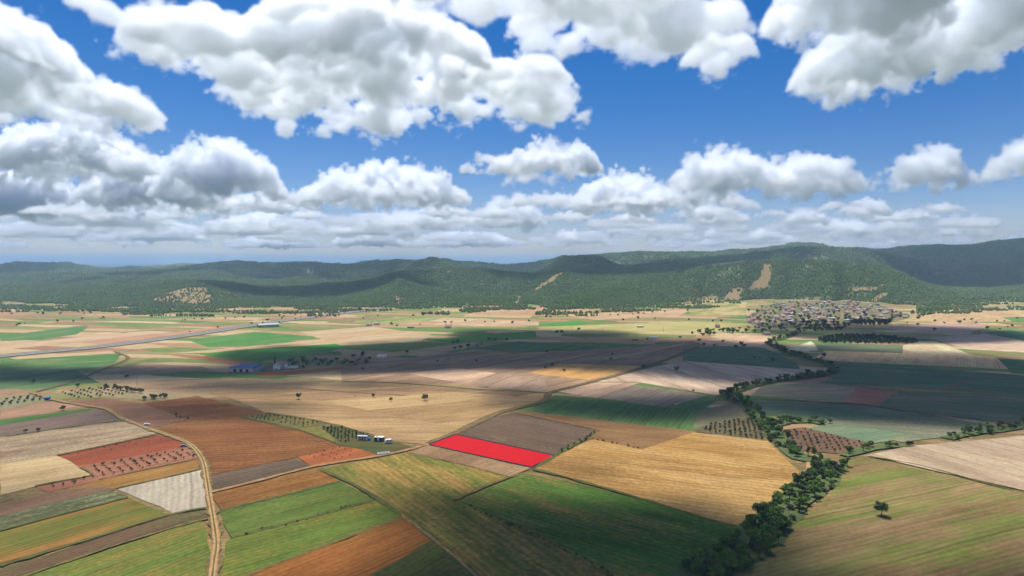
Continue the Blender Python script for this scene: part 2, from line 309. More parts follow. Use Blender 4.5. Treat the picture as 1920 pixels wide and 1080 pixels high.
# --- drawn red highlight over a parcel, added as a flat sheet
rp = [G(*p) for p in ((803, 835), (855, 816), (1042, 856), (997, 878))]
bb, z = level(rp); FIELDS.append((rp, bb, z)); z += .03
red = plain('red_highlight', (.44, .008, .011), .95, .08, 7, spec=.1)
par = link('parcel_highlight', mesh('parcel_highlight', [(x, y, z) for x, y in rp], [(0, 1, 2, 3)], [red])); tag(par, kind='structure')
black = plain('black_outline', (.004, .004, .004), .9, .1)  # outline of the drawn highlight, added as thin strips
def ribbon_mesh(name, pts, w, z, mat, closed=False, jit=0):
    V = []; Fc = []; n = len(pts); w = w if isinstance(w, (list, tuple)) else [w] * n
    for i, (x, y) in enumerate(pts):
        a = pts[i - 1] if (i or closed) else pts[i]; b = pts[(i + 1) % n] if (i < n - 1 or closed) else pts[i]
        dx, dy = b[0] - a[0], b[1] - a[1]; L = math.hypot(dx, dy) or 1
        k = w[i] / 2 * (1 + rng.uniform(-jit, jit)); V += [(x - dy / L * k, y + dx / L * k, z), (x + dy / L * k, y - dx / L * k, z)]
    for i in range(n if closed else n - 1):
        j = (i + 1) % n; Fc.append((2 * i, 2 * i + 1, 2 * j + 1, 2 * j))
    return mesh(name, V, Fc, [mat])
def dense(px, step=10, jit=0.0):
    P = [G(*p) for p in px]; out = []
    # catmull-rom through the points
    Q = [P[0]] + P + [P[-1]]
    for i in range(1, len(Q) - 2):
        d = math.hypot(Q[i + 1][0] - Q[i][0], Q[i + 1][1] - Q[i][1]); k = max(1, int(d / step))
        for j in range(k):
            t = j / k
            out.append(tuple(.5 * (2 * Q[i][c] + (Q[i + 1][c] - Q[i - 1][c]) * t + (2 * Q[i - 1][c] - 5 * Q[i][c] + 4 * Q[i + 1][c] - Q[i + 2][c]) * t * t + (3 * Q[i][c] - Q[i - 1][c] - 3 * Q[i + 1][c] + Q[i + 2][c]) * t ** 3) + rng.uniform(-jit, jit) for c in (0, 1)))
    out.append(P[-1]); return out
for i in range(4):
    a, b = rp[i], rp[(i + 1) % 4]
    link('highlight_outline', ribbon_mesh('highlight_outline', [a, b], 1.9, z + .02 + .004 * i, black), par)
# ------------------------------------------------------------------ tracks, verges, motorway
ZR = .62                                       # tracks lie on top of all the fields' sheets
def track_mat(c, c2):
    m, n, b = newmat('track_dirt', 1, .05)
    p = n.new('ShaderNodeNewGeometry').outputs['Position']
    n.l.new(n.mix(n.ramp(n.noise(p, 3.5, 5, .7), .35, .65), c, c2), b.inputs['Base Color']); return m
dirt = track_mat(lit(190, 148, 100), lit(156, 118, 78)); dirt_d = track_mat(lit(150, 122, 92), lit(120, 98, 74)); rut = track_mat(lit(206, 166, 116), lit(184, 146, 100))
verge = track_mat(lit(146, 124, 76), lit(104, 98, 56)); verge_g = track_mat(lit(84, 96, 50), lit(116, 112, 66)); asphalt = track_mat(lit(168, 166, 164), lit(150, 148, 148))
def path(name, px, w, mat, z=ZR, jit=.2, step=9):
    o = link(name, ribbon_mesh(name, dense(px, step, .25), w, z, mat, jit=jit)); tag(o, kind='structure'); return o
main = [(397, 1090), (402, 1050), (406, 1020), (398, 962), (392, 928), (388, 900), (380, 863), (360, 837), (333, 823), (287, 807), (233, 787), (200, 768), (160, 761), (100, 750), (60, 737)]
path('dirt_track', main, 4.6, verge, ZR, .5, 5); path('dirt_track', main, 3.0, dirt, ZR + .02, .1)
for s in (-.75, .75):
    pts = dense(main, 9); q = []
    for i, (x, y) in enumerate(pts):
        a = pts[max(0, i - 1)]; b = pts[min(len(pts) - 1, i + 1)]; dx, dy = b[0] - a[0], b[1] - a[1]; L = math.hypot(dx, dy); q.append((x - dy / L * s, y + dx / L * s))
    tag(link('wheel_rut', ribbon_mesh('wheel_rut', q, .55, ZR + .04, rut, jit=.35)), kind='structure')
tag(link('grass_strip', ribbon_mesh('grass_strip', dense(main, 6), .5, ZR + .045, verge_g, jit=.5)), kind='structure')
br = [(393, 925), (467, 907), (583, 877), (640, 867), (707, 857), (773, 843), (803, 834)]
path('dirt_track', br, 3.2, dirt, ZR + .06)
br2 = [(803, 834), (853, 813), (907, 787), (940, 773), (1007, 757), (1027, 747), (1029, 737), (1060, 729), (1107, 717), (1207, 690), (1280, 663), (1310, 650)]
path('dirt_track', br2, 7, verge, ZR); path('dirt_track', br2, 3.4, dirt_d, ZR + .02)
for p, w, m_ in (([(60, 737), (140, 715), (200, 690), (240, 672), (215, 660)], 4, dirt_d), ([(600, 880), (672, 915), (752, 967), (840, 1035), (900, 1090)], 2.6, verge_g), ([(752, 967), (840, 1035), (900, 1090)], 1.2, dirt),
        ([(765, 850), (850, 868), (952, 896)], 2.4, verge), ([(848, 940), (952, 897), (980, 889)], 2.2, verge), ([(1000, 881), (1060, 896), (1200, 936), (1330, 977), (1416, 997)], 2.4, verge_g),
        ([(1627, 857), (1720, 873), (1840, 905), (1935, 930)], 1.6, verge_g), ([(413, 959), (530, 931), (638, 904)], 2.2, verge_g), ([(433, 1010), (570, 975), (703, 939)], 2.4, verge_g), ([(450, 1086), (610, 1025), (754, 971)], 2.2, verge),
        ([(0, 997), (120, 965), (240, 934)], 1.8, verge_g), ([(0, 1063), (160, 1015), (320, 966), (387, 954)], 2.4, verge_g), ([(30, 1088), (200, 1030), (333, 989), (391, 974)], 1.8, verge), ([(107, 855), (200, 836), (295, 815)], 2, verge_g), ([(65, 913), (120, 902), (173, 892), (150, 878)], 1.6, verge),
        ([(187, 900), (280, 880), (371, 861)], 1.2, verge), ([(217, 917), (300, 899), (379, 880)], 1.6, verge), ([(690, 1088), (822, 1013)], 2, verge_g), ([(1407, 750), (1577, 757), (1643, 763), (1876, 803)], 2.4, verge_g), ([(1540, 717), (1613, 726), (1685, 733), (1940, 746)], 2.2, dirt_d), ([(1553, 680), (1720, 690), (1900, 704)], 2, verge_g),
        ([(1640, 724), (1677, 700)], 2.5, dirt_d), ([(1775, 731), (1820, 710)], 3, dirt_d), ([(452, 783), (560, 807), (640, 836)], 2, verge_g), ([(500, 775), (610, 793), (740, 830)], 2.4, verge), ([(440, 728), (540, 728), (640, 735), (760, 742)], 2, dirt), ([(640, 716), (760, 720), (900, 731), (1029, 737)], 2.6, verge_g), ([(0, 820), (120, 803), (235, 788)], 2, verge_g), ([(1000, 880), (1042, 856), (1115, 812)], 2.6, verge_g)):
    path('field_verge', p, w, m_, ZR + .08 if m_ is dirt else ZR + .05, .45, 6)
mw = [(-30, 671), (100, 659), (200, 649), (360, 628), (500, 606), (600, 593), (700, 580), (745, 573.5)]
pm = dense(mw, 25)
tag(link('motorway_verge', ribbon_mesh('motorway_verge', pm, 36, ZR, verge)), kind='structure')
for s in (-7, 7):
    q = []
    for i, (x, y) in enumerate(pm):
        a = pm[max(0, i - 1)]; b = pm[min(len(pm) - 1, i + 1)]; dx, dy = b[0] - a[0], b[1] - a[1]; L = math.hypot(dx, dy); q.append((x - dy / L * s, y + dx / L * s))
    tag(link('motorway', ribbon_mesh('motorway', q, 10, ZR + .1, asphalt)), kind='structure')

# ------------------------------------------------------------------ hills
XS = [0, 100, 210, 300, 360, 430, 500, 580, 640, 700, 760, 830, 880, 940, 1000, 1060, 1110, 1160, 1200, 1290, 1340, 1400, 1480, 1540, 1600, 1650, 1700, 1760, 1820, 1870, 1920]
foot = [577, 577, 578, 578, 578, 580, 582, 582, 580, 575, 574, 576, 577, 575, 576, 578, 578, 576, 574, 570, 566, 562, 560, 560, 562, 566, 572, 580, 574, 571, 570]
row1 = [540, 538, 534, 530, 527, 536, 545, 541, 534, 524, 508, 500, 500, 506, 508, 503, 510, 518, 520, 510, 499, 490, 485, 486, 491, 498, 512, 538, 550, 541, 530]
row2 = [513, 514, 516, 513, 508, 510, 511, 508, 509, 508, 500, 496, 494, 498, 497, 494, 490, 488, 484, 481, 479, 477, 474, 472, 474, 482, 494, 508, 498, 490, 482]
row3 = [497, 497, 504, 498, 493, 496, 497, 492, 495, 492, 494, 489, 488, 493, 488, 487, 481, 480, 473, 468, 468, 465, 460, 461, 463, 467, 467, 464, 462, 456, 452]
Y1 = [2750, 2750, 2700, 2500, 2450, 2400, 2400, 2450, 2500, 2600, 2700, 2750, 2750, 2700, 2600, 2500, 2500, 2500, 2500, 2450, 2400, 2350, 2350, 2350, 2400, 2450, 2500, 2600, 2700, 2700, 2700]
def rng_noise(seed, n=64):
    return np.random.RandomState(seed).rand(n, n)
def vnoise(x, y, size, seed):
    L = rng_noise(seed); n = L.shape[0]; u = x / size; v = y / size; i = np.floor(u).astype(int); j = np.floor(v).astype(int); fu = u - i; fv = v - j
    fu = fu ** 3 * (fu * (fu * 6 - 15) + 10); fv = fv ** 3 * (fv * (fv * 6 - 15) + 10)
    a = L[i % n, j % n]; b = L[(i + 1) % n, j % n]; c = L[i % n, (j + 1) % n]; d = L[(i + 1) % n, (j + 1) % n]
    return (a * (1 - fu) + b * fu) * (1 - fv) + (c * (1 - fu) + d * fu) * fv
def hill_height(PX, Y):
    """height above the plain; PX: bearing in photo columns, Y: metres ahead"""
    ip = lambda a: np.interp(PX, XS, a)
    def z_at(row, yy): return CAMZ + (HR - row) * yy / F
    f = ip(foot) + 9 * (vnoise(PX, PX * 0 + 3, 70, 21) - .5) + 5 * (vnoise(PX, PX * 0 + 9, 24, 22) - .5); y0 = F * CAMZ / (f - HR); y1 = np.maximum(ip(Y1), y0 + 350); z1 = np.maximum(z_at(ip(row1), y1), 12)
    y2 = np.full_like(PX, 3700.0); z2 = z_at(ip(row2), y2); y3 = np.full_like(PX, 5000.0); z3 = z_at(ip(row3), y3)
    d1 = np.minimum(z1, z2) * .62; d2 = np.minimum(z2, z3) * .72
    ks = [(y0, -4 + 0 * y0), (y1, z1), (y1 + (y2 - y1) * .42, d1), (y2, z2), (y2 + 520, d2), (y3, z3), (y3 + 900, z3 * .75), (y3 + 4500, z3 * .5)]
    H = np.full_like(PX, -6.0)
    for (ya, za), (yb, zb) in zip(ks[:-1], ks[1:]):
        t = np.clip((Y - ya) / (yb - ya), 0, 1); s = t * t * (3 - 2 * t)
        if ya is y0: s = .55 * t ** .8 + .45 * s
        H = np.where((Y >= ya) & (Y <= yb), za + (zb - za) * s, H)
    X = (PX - 960) / F * Y
    wx = X + 120 * (vnoise(X, Y, 400, 5) - .5); wy = Y + 120 * (vnoise(X, Y, 400, 6) - .5)
    rg = 1 - np.abs(2 * vnoise(wx, wy * .6, 620, 1) - 1); rg2 = 1 - np.abs(2 * vnoise(wx, wy * .7, 290, 2) - 1); sm = vnoise(X, Y, 60, 3)
    up = np.clip((Y - y0) / 420, 0, 1)
    crest = np.minimum(1, np.minimum(np.abs(Y - y1), np.abs(Y - y3)) / 350) * .75 + .25
    nz = up * crest * np.clip(H / 80, .08, 1)
    return H + nz * ((rg - .75) * 115 + (rg2 - .7) * 40) + up * (sm - .5) * 5
NP_, NY = 760, 330
pxs = np.linspace(-560, 2480, NP_); ys = 1450 * (9600 / 1450) ** np.linspace(0, 1, NY) ** 1.0
PXg, Yg = np.meshgrid(pxs, ys); Zg = hill_height(PXg, Yg); Xg = (PXg - 960) / F * Yg
BARE = [  # bare strips and clearings on the slopes: polygon in photo pixels, distance range, strength
    ([(1431, 486), (1448, 487), (1441, 538), (1424, 544), (1398, 543), (1424, 520)], 1700, 2500, 1), ([(1352, 566), (1372, 541), (1394, 541), (1384, 566)], 1500, 2400, 1),
    ([(278, 566), (310, 550), (350, 539), (385, 539), (404, 566), (385, 571)], 1500, 2700, .85), ([(398, 539), (405, 539), (426, 563), (420, 564)], 1500, 2700, .9),
    ([(1058, 503), (1066, 503), (1046, 520), (1003, 548), (996, 548), (1030, 522)], 1500, 2800, .9), ([(962, 574), (970, 555), (975, 555), (972, 574)], 1500, 2800, 1),
    ([(1495, 475), (1508, 476), (1536, 486), (1528, 488)], 2600, 4400, .9), ([(1737, 517), (1770, 502), (1800, 492), (1808, 495), (1780, 506), (1770, 517)], 2300, 4400, .75),
    ([(1585, 543), (1620, 540), (1640, 538), (1665, 531), (1668, 534), (1640, 544), (1600, 547)], 1600, 2500, .9), ([(1633, 565), (1645, 552), (1660, 549), (1665, 553), (1648, 562), (1640, 566)], 1500, 2400, .95),
    ([(1695, 564), (1712, 566), (1735, 574), (1736, 580), (1715, 571)], 1500, 2600, .95), ([(1478, 566), (1490, 560), (1540, 557), (1535, 566)], 1400, 2300, .9), ([(1280, 572), (1290, 558), (1345, 555), (1350, 566)], 1500, 2400, .8),
    ([(515, 545), (533, 534), (535, 537), (520, 547)], 1500, 3600, .8), ([(1560, 541), (1572, 541), (1575, 545), (1562, 545)], 1500, 2500, .8), ([(1395, 465), (1402, 463), (1398, 475), (1392, 476)], 3000, 5200, .6), ([(1115, 488), (1120, 486), (1127, 498), (1123, 499)], 2600, 4600, .7),
    ([(740, 553), (750, 556), (764, 567), (750, 575), (738, 575)], 1500, 2600, .8), ([(1850, 566), (1920, 560), (1920, 566), (1760, 580)], 1500, 2700, .6), ([(525, 497), (533, 496), (515, 505), (510, 505)], 3500, 5200, .6)]
QX, QY = project(Xg, Yg, Zg); bare = np.zeros_like(Zg)
for poly, ya, yb, k in BARE:
    bare = np.maximum(bare, k * (inpoly(QX, QY, poly) & (Yg > ya) & (Yg < yb)))
vv = np.stack([Xg, Yg, Zg], -1).reshape(-1, 3).astype(np.float32)
idx = np.arange(NY * NP_).reshape(NY, NP_); quads = np.stack([idx[:-1, :-1], idx[:-1, 1:], idx[1:, 1:], idx[1:, :-1]], -1).reshape(-1, 4)
quads = quads[(vv[quads, 2].max(1) > -3.5)]
hm = bpy.data.meshes.new('hills'); hm.vertices.add(len(vv)); hm.vertices.foreach_set('co', vv.ravel())
hm.loops.add(quads.size); hm.loops.foreach_set('vertex_index', quads.ravel().astype(np.int32)); hm.polygons.add(len(quads))
hm.polygons.foreach_set('loop_start', np.arange(0, quads.size, 4, dtype=np.int32)); hm.polygons.foreach_set('use_smooth', np.ones(len(quads), bool))
at = hm.attributes.new('bare', 'FLOAT', 'POINT'); at.data.foreach_set('value', bare.astype(np.float32).ravel()); hm.update(calc_edges=True)
m, n, bs = newmat('hill_ground', 1, .05)
pos = n.new('ShaderNodeNewGeometry').outputs['Position']; ba = n.new('ShaderNodeAttribute', attribute_name='bare').outputs['Fac']
green = n.mix(n.ramp(n.noise(pos, 90, 5, .65), .35, .65), (.070, .100, .036), (.110, .130, .055))
soil = n.mix(n.noise(pos, 25, 5, .7), lit(190, 158, 112), lit(136, 126, 84))
n.l.new(n.mix(n.ramp(n.m('ADD', ba, n.m('MULTIPLY', n.m('SUBTRACT', n.noise(pos, 22, 5, .7), .5), 1.1)), .3, .75), green, soil), bs.inputs['Base Color'])
hm.materials.append(m); hills = link('hills', hm); tag(hills, kind='structure')

# ------------------------------------------------------------------ forest on the hills (one mass)
def forest_points():
    rs = np.random.RandomState(3); out = []
    run = np.full(NP_, -9.0)
    ang_max = np.zeros_like(Zg); 
    for j in range(NY):
        ang_max[j] = run; run = np.maximum(run, (Zg[j] - CAMZ) / ys[j])
    for ya, yb, s in ((1500, 2100, 5.2), (2100, 2800, 6.2), (2800, 3800, 8.5), (3800, 5300, 11.5)):
        xm = .86 * yb; nx = int(2 * xm / s); ny = int((yb - ya) / s)
        X, Y = np.meshgrid(-xm + (np.arange(nx) + .5) * s, ya + (np.arange(ny) + .5) * s)
        X = (X + rs.uniform(-.48, .48, X.shape) * s).ravel(); Y = (Y + rs.uniform(-.48, .48, Y.shape) * s).ravel()
        P = 960 + X / Y * F; k = (P > -120) & (P < 2040); X, Y, P = X[k], Y[k], P[k]
        Z = hill_height(P, Y); yf = F * CAMZ / (np.interp(P, XS, foot) - HR)
        scrub = (Z <= .5) & (Y > yf - 260) & (vnoise(X * .5, Y, 42, 31) > .7 - .25 * np.clip((Y - yf + 260) / 260, 0, 1)) & ~((P > 1390) & (P < 1720)); Z = np.where(scrub, .3, Z); k = (Z > .5) | (scrub & (rs.rand(len(Z)) < .45)); X, Y, Z, P = X[k], Y[k], Z[k], P[k]
        ci = np.clip(((P - pxs[0]) / (pxs[1] - pxs[0])).astype(int), 0, NP_ - 1); cj = np.clip(np.searchsorted(ys, Y) - 1, 0, NY - 1)
        vis = (Z + 26 - CAMZ) / Y > ang_max[cj, ci]
        b = bare[cj, ci]; op = vnoise(X, Y, 45, 9) * .6 + vnoise(X, Y, 14, 10) * .4
        k = vis & (rs.rand(len(X)) > b * .97) & ((op < .66) | (rs.rand(len(X)) < .35))
        X, Y, Z = X[k], Y[k], Z[k]
        out.append(np.stack([X, Y, Z, s * rs.uniform(.42, .74, len(X)) * (.8 + .5 * vnoise(X, Y, 70, 12))], -1))
    return np.concatenate(out)
FP = forest_points(); print('FOREST', len(FP), time.time() - T_START)
def foliage_mat(name, a, b, c, stand=120.0):
    m, n, bs = newmat(name, .85, .15)
    r = n.new('ShaderNodeObjectInfo'); p = n.new('ShaderNodeNewGeometry').outputs['Position']
    col = n.mix(r.outputs['Random'], a, b); col = n.mix(n.ramp(n.noise(p, stand, 4, .6), .4, .66), col, c)
    f = n.m('MULTIPLY_ADD', n.noise(p, 1.1, 3, .7), .9, .55)
    n.l.new(n.new('ShaderNodeVectorMath', {0: col, 'Scale': f}, operation='SCALE').outputs[0], bs.inputs['Base Color']); return m
fmat = foliage_mat('pine_foliage', (.130, .205, .055), (.175, .245, .075), (.165, .205, .080))
fme = bpy.data.meshes.new('forest'); fme.vertices.add(len(FP)); fme.vertices.foreach_set('co', FP[:, :3].astype(np.float32).ravel())
at = fme.attributes.new('size', 'FLOAT', 'POINT'); at.data.foreach_set('value', FP[:, 3].astype(np.float32)); fme.materials.append(fmat)
forest = link('forest', fme); tag(forest, kind='stuff')
gt = bpy.data.node_groups.new('forest_trees', 'GeometryNodeTree')
gt.interface.new_socket('Geometry', in_out='INPUT', socket_type='NodeSocketGeometry'); gt.interface.new_socket('Geometry', in_out='OUTPUT', socket_type='NodeSocketGeometry')
n = NB(gt); gi = n.new('NodeGroupInput'); go = n.new('NodeGroupOutput'); gti = n.new('GeometryNodeGeometryToInstance')
P_ = n.new('GeometryNodeInputPosition').outputs[0]
for k in range(4):
    ic = n.new('GeometryNodeMeshIcoSphere', {'Radius': 1.0, 'Subdivisions': 2})
    nz = n.new('ShaderNodeTexNoise', {'Vector': n.new('ShaderNodeVectorMath', {0: P_, 1: (k * 7.3, k * 3.1, 0)}, operation='ADD').outputs[0], 'Scale': 1.7, 'Detail': 2})
    of = n.new('ShaderNodeVectorMath', {0: n.new('ShaderNodeVectorMath', {0: nz.outputs['Color'], 1: (.5, .5, .5)}, operation='SUBTRACT').outputs[0], 'Scale': 1.7}, operation='SCALE').outputs[0]
    sp = n.new('GeometryNodeSetPosition', {'Geometry': ic.outputs[0], 'Offset': of})
    tr = n.new('GeometryNodeTransform', {'Geometry': sp.outputs[0], 'Translation': (0, 0, .55), 'Scale': (.62, .62, (.8, 1.0, .72, 1.15)[k])})
    sm = n.new('GeometryNodeSetMaterial', {'Geometry': tr.outputs[0], 'Material': fmat}); n.l.new(sm.outputs[0], gti.inputs[0])
iop = n.new('GeometryNodeInstanceOnPoints', {'Points': gi.outputs[0], 'Instance': gti.outputs[0], 'Pick Instance': True})
na = n.new('GeometryNodeInputNamedAttribute', {0: 'size'}, data_type='FLOAT'); n.l.new(na.outputs[0], iop.inputs['Scale'])
rv = n.new('FunctionNodeRandomValue', {1: (6.28, 6.28, 6.28)}, data_type='FLOAT_VECTOR')
rz_ = n.new('ShaderNodeVectorMath', {0: rv.outputs[0], 1: (0, 0, 1)}, operation='MULTIPLY'); n.l.new(rz_.outputs[0], iop.inputs['Rotation'])
n.l.new(iop.outputs[0], go.inputs[0]); forest.modifiers.new('trees', 'NODES').node_group = gt
# ------------------------------------------------------------------ trees and shrubs
bark = plain('bark', (.10, .075, .055), .95, .3, .4)
leaf_dark = foliage_mat('leaf_dark', (.060, .098, .032), (.085, .125, .042), (.050, .080, .032), 14.0)
leaf_river = foliage_mat('leaf_river', (.095, .180, .038), (.165, .250, .055), (.070, .130, .038), 13.0)
leaf_olive = foliage_mat('leaf_olive', (.070, .085, .045), (.052, .068, .034), (.085, .098, .060), 20.0)
leaf_pine = foliage_mat('leaf_pine', (.028, .052, .022), (.040, .066, .028), (.024, .044, .022), 30.0)
leaf_hedge = foliage_mat('leaf_hedge', (.080, .105, .045), (.115, .120, .062), (.060, .085, .036), 12.0)
def crown_geo(seed, lobes, nleaf, size):
    r = np.random.RandomState(seed); V = []; Fc = []
    vol = np.array([l[3] ** 2 for l in lobes]); pick = r.choice(len(lobes), nleaf, p=vol / vol.sum())
    for i in range(nleaf):
        lx, ly, lz, lr, sq = lobes[pick[i]]
        d = r.normal(size=3); d /= np.linalg.norm(d) + 1e-9; q = lr * r.uniform(.25, 1) ** .45 * r.uniform(.85, 1.12)
        c = np.array([lx + d[0] * q, ly + d[1] * q, lz + d[2] * q * sq]); nrm = d + r.normal(size=3) * .6; nrm /= np.linalg.norm(nrm)
        a = np.cross(nrm, r.normal(size=3)); a /= np.linalg.norm(a) + 1e-9; b = np.cross(nrm, a); s = size * r.uniform(.6, 1.35); k = len(V)
        V += [c + a * s, c + b * s * .7 + nrm * s * .15, c - a * s * .9, c - b * s * .75 + nrm * s * .1]; Fc.append((k, k + 1, k + 2, k + 3))
    return V, Fc
def tube(V, Fc, p, q, r0, r1, k=6):
    p, q = Vector(p), Vector(q); d = (q - p).normalized(); u = d.orthogonal().normalized(); w = d.cross(u); b = len(V)
    for c, rr in ((p, r0), (q, r1)):
        for i in range(k):
            a = 2 * math.pi * i / k; V.append(tuple(c + (u * math.cos(a) + w * math.sin(a)) * rr))
    for i in range(k): Fc.append((b + i, b + (i + 1) % k, b + k + (i + 1) % k, b + k + i))
def tree_proto(seed, H, W, nleaf, leaf, mat, clear=.22, nl=7, whole=False):
    r = random.Random(seed); V = []; Fc = []; fork = H * (clear + .12); tr = .035 * H
    tube(V, Fc, (0, 0, -.6), (r.uniform(-.1, .1) * W * .2, 0, fork), tr, tr * .7)
    lobes = []
    for i in range(nl):
        a = 2 * math.pi * (i + r.random() * .7) / nl; rad = W / 2 * r.uniform(.28, .62) if i else 0; lr = W / 2 * r.uniform(.34, .52)
        z = H * clear + (H * (1 - clear)) * r.uniform(.34, .74); z = min(z, H - lr * .7)
        lobes.append((math.cos(a) * rad, math.sin(a) * rad, z, lr, r.uniform(.72, .95)))
        tube(V, Fc, (0, 0, fork * .92), (math.cos(a) * rad * .8, math.sin(a) * rad * .8, z), tr * .45, tr * .14, 5)
    CV, CF = crown_geo(seed, lobes, nleaf, leaf)
    if whole:
        k = len(V); return mesh('tree', V + CV, Fc + [tuple(i + k for i in f) for f in CF], [bark, mat], [0] * len(Fc) + [1] * len(CF)), None
    return mesh('trunk', V, Fc, [bark]), mesh('crown', CV, CF, [mat])
def bush_proto(seed, H, W, nleaf, leaf, mat, whole=True):
    return tree_proto(seed, H, W, nleaf, leaf, mat, .04, 6, whole)
def conifer_proto(seed, H, W, nleaf, leaf, mat):
    r = random.Random(seed); V = []; Fc = []; tube(V, Fc, (0, 0, -.5), (0, 0, H * .9), .03 * H, .005 * H)
    lobes = [(r.uniform(-.1, .1) * W, r.uniform(-.1, .1) * W, H * (.2 + .75 * t), W / 2 * (1.05 - .8 * t), 1.1) for t in [i / 6 for i in range(7)]]
    CV, CF = crown_geo(seed, lobes, nleaf, leaf); k = len(V)
    return mesh('conifer', V + CV, Fc + [tuple(i + k for i in f) for f in CF], [bark, mat], [0] * len(Fc) + [1] * len(CF))
def put(name, proto, x, y, s, label, cat, group, z=None, sq=1.0, rz=None):
    me, cr = proto
    o = link(name, me, None, (x, y, ground_z(x, y) if z is None else z), rng.uniform(0, 6.28) if rz is None else rz); o.scale = (s, s, s * sq)
    tag(o, label, cat, group)
    if cr: link('crown', cr, o)
    return o
def along(px, step, width=0.0, jit=.5):
    P = dense(px, 4); out = []; acc = 0
    for (x1, y1), (x2, y2) in zip(P[:-1], P[1:]):
        d = math.hypot(x2 - x1, y2 - y1); acc += d
        if acc >= step:
            acc = 0; k = max(1, round(width / (step * .95)))
            for i in range(k):
                o = ((i + .5) / k - .5) * width; ux, uy = -(y2 - y1) / max(d, .01), (x2 - x1) / max(d, .01)
                out.append((x2 + ux * o + rng.uniform(-jit, jit) * step, y2 + uy * o + rng.uniform(-jit, jit) * step))
    return out
RIV = [tree_proto(20 + i, 6.2, 6.4, 620, .42, leaf_river, .06, 8) for i in range(4)] + [tree_proto(30, 6.6, 6.2, 620, .42, leaf_dark, .08, 8), tree_proto(31, 8.6, 4.6, 520, .42, leaf_river, .12, 8), tree_proto(32, 4.2, 6.2, 480, .4, leaf_olive, .03, 8), tree_proto(33, 3.2, 5.0, 380, .36, leaf_hedge, .02, 7)]
# belt of trees along the stream
bank = track_mat((.070, .105, .032), (.110, .125, .050))
belt_near = [(1285, 1092), (1345, 1062), (1400, 1030), (1440, 988), (1478, 950), (1515, 918), (1545, 893), (1562, 872)]
belts = [(belt_near, 4.2, 17, .55, 1.15), ([(1552, 868), (1500, 858), (1478, 842), (1455, 820), (1440, 803), (1422, 786), (1405, 765), (1380, 752), (1356, 742)], 5.6, 13, .75, 1.15),
         ([(1430, 800), (1470, 792), (1510, 790), (1543, 795)], 5, 12, .6, .95), ([(1356, 742), (1385, 733), (1430, 720), (1480, 712), (1530, 706), (1568, 699)], 6, 9, .7, 1.1), ([(1570, 697), (1548, 684), (1510, 672), (1480, 664), (1455, 652), (1440, 643), (1465, 636), (1492, 628)], 6.5, 9, .8, 1.2),
         ([(1580, 856), (1612, 848), (1650, 840), (1702, 836)], 5, 7, .6, .95), ([(1775, 824), (1820, 814), (1870, 808), (1935, 798)], 5.2, 8, .6, 1.0)]
BL = ['in the wide stream belt beside the golden field', 'of the stream belt between the olive grove and the fruit orchard', 'in the clump above the fruit orchard', 'of the belt along the shaded stubble field', 'of the stream belt winding down from the village', 'in the row at the tip of the pale stubble field', 'in the hedge along the far side of the pale stubble field']
for k, (p, st, w, s0, s1) in enumerate(belts):
    P = dense(p, 6, .4); tag(link('stream_bank', ribbon_mesh('stream_bank', P, w * 1.1, ZR + .2 + .02 * k, bank, jit=.2)), kind='structure')
    for x, y in along(p, st, w):
        if abs(x / y) > .8: continue
        put('riverside_tree', rng.choice(RIV), x, y, rng.uniform(s0, s1), 'dense green tree ' + BL[k], 'tree', 'trees ' + BL[k], ZR, rng.uniform(.75, 1.1))
FT = [tree_proto(50 + i, 7.2, 7.4, 640, .42, leaf_dark, .2, 8) for i in range(3)]
lone = tree_proto(77, 7.6, 8.6, 1300, .36, leaf_dark, .26, 9)
x, y = G(1653, 969); put('lone_tree', lone, x, y, .88, 'lone round tree standing in the striped brown and green foreground field', 'tree', None, rz=.4)
x, y = G(1424, 972); put('round_tree', tree_proto(78, 8.2, 8.2, 1300, .4, leaf_dark, .05, 9), x, y, 1.0, 'dark round tree at the corner of the golden field beside the stream belt', 'tree', None)
for px, py, s, lab in ((560, 749, .95, 'single green tree in the straw field above the long young orchard'), (953, 992, .5, 'round bush on the grassy verge left of the big green field'), (797, 752, 1.0, 'widest of three bushes in the pale stubble field left of the curved track'), (1268, 698, 1.1, 'single dark tree in the shaded stubble field right of the straight track'), (1207, 692, .9, 'dark tree on the edge of the straight track beside the ochre field'), (882, 953, .25, 'tiny bush at the left corner of the big green field'), (118, 770, .75, 'small tree at the end of the narrow green strip'), (1545, 672, 1.2, 'broad tree at the corner of the long shaded tan field')):
    x, y = G(px, py); put('field_tree', rng.choice(FT), x, y, s * .82, lab, 'tree', None)
for px, py, s in ((733, 753, .6), (700, 746, .6), (48, 812, .55), (72, 810, .55), (1058, 698, .7), (1145, 676, .7), (1148, 667, .7), (1025, 663, .9), (893, 680, .7), (950, 640, .9), (853, 657, 1.0), (864, 655, 1.1), (877, 653, 1.3), (895, 653, .9), (1500, 668, 1.2), (1415, 674, .8), (1450, 680, 1.0), (1425, 674, .6), (1035, 688, .8), (1022, 692, .6), (680, 695, .7), (667, 688, .8), (658, 684, .9), (1800, 607, 1.2), (1830, 607, .9), (665, 745, .25), (1300, 735, .5), (840, 676, .6), (820, 680, .6), (1380, 655, 1.2), (1395, 653, 1.2), (1390, 649, 1.2), (1320, 650, 1.0), (1340, 652, 1.0), (1310, 643, 1.2), (1355, 644, 1.0)):
    x, y = G(px, py); put('scattered_tree', rng.choice(FT), x, y, s * .8, 'small dark tree scattered over the fields of the plain', 'tree', 'scattered trees of the plain')
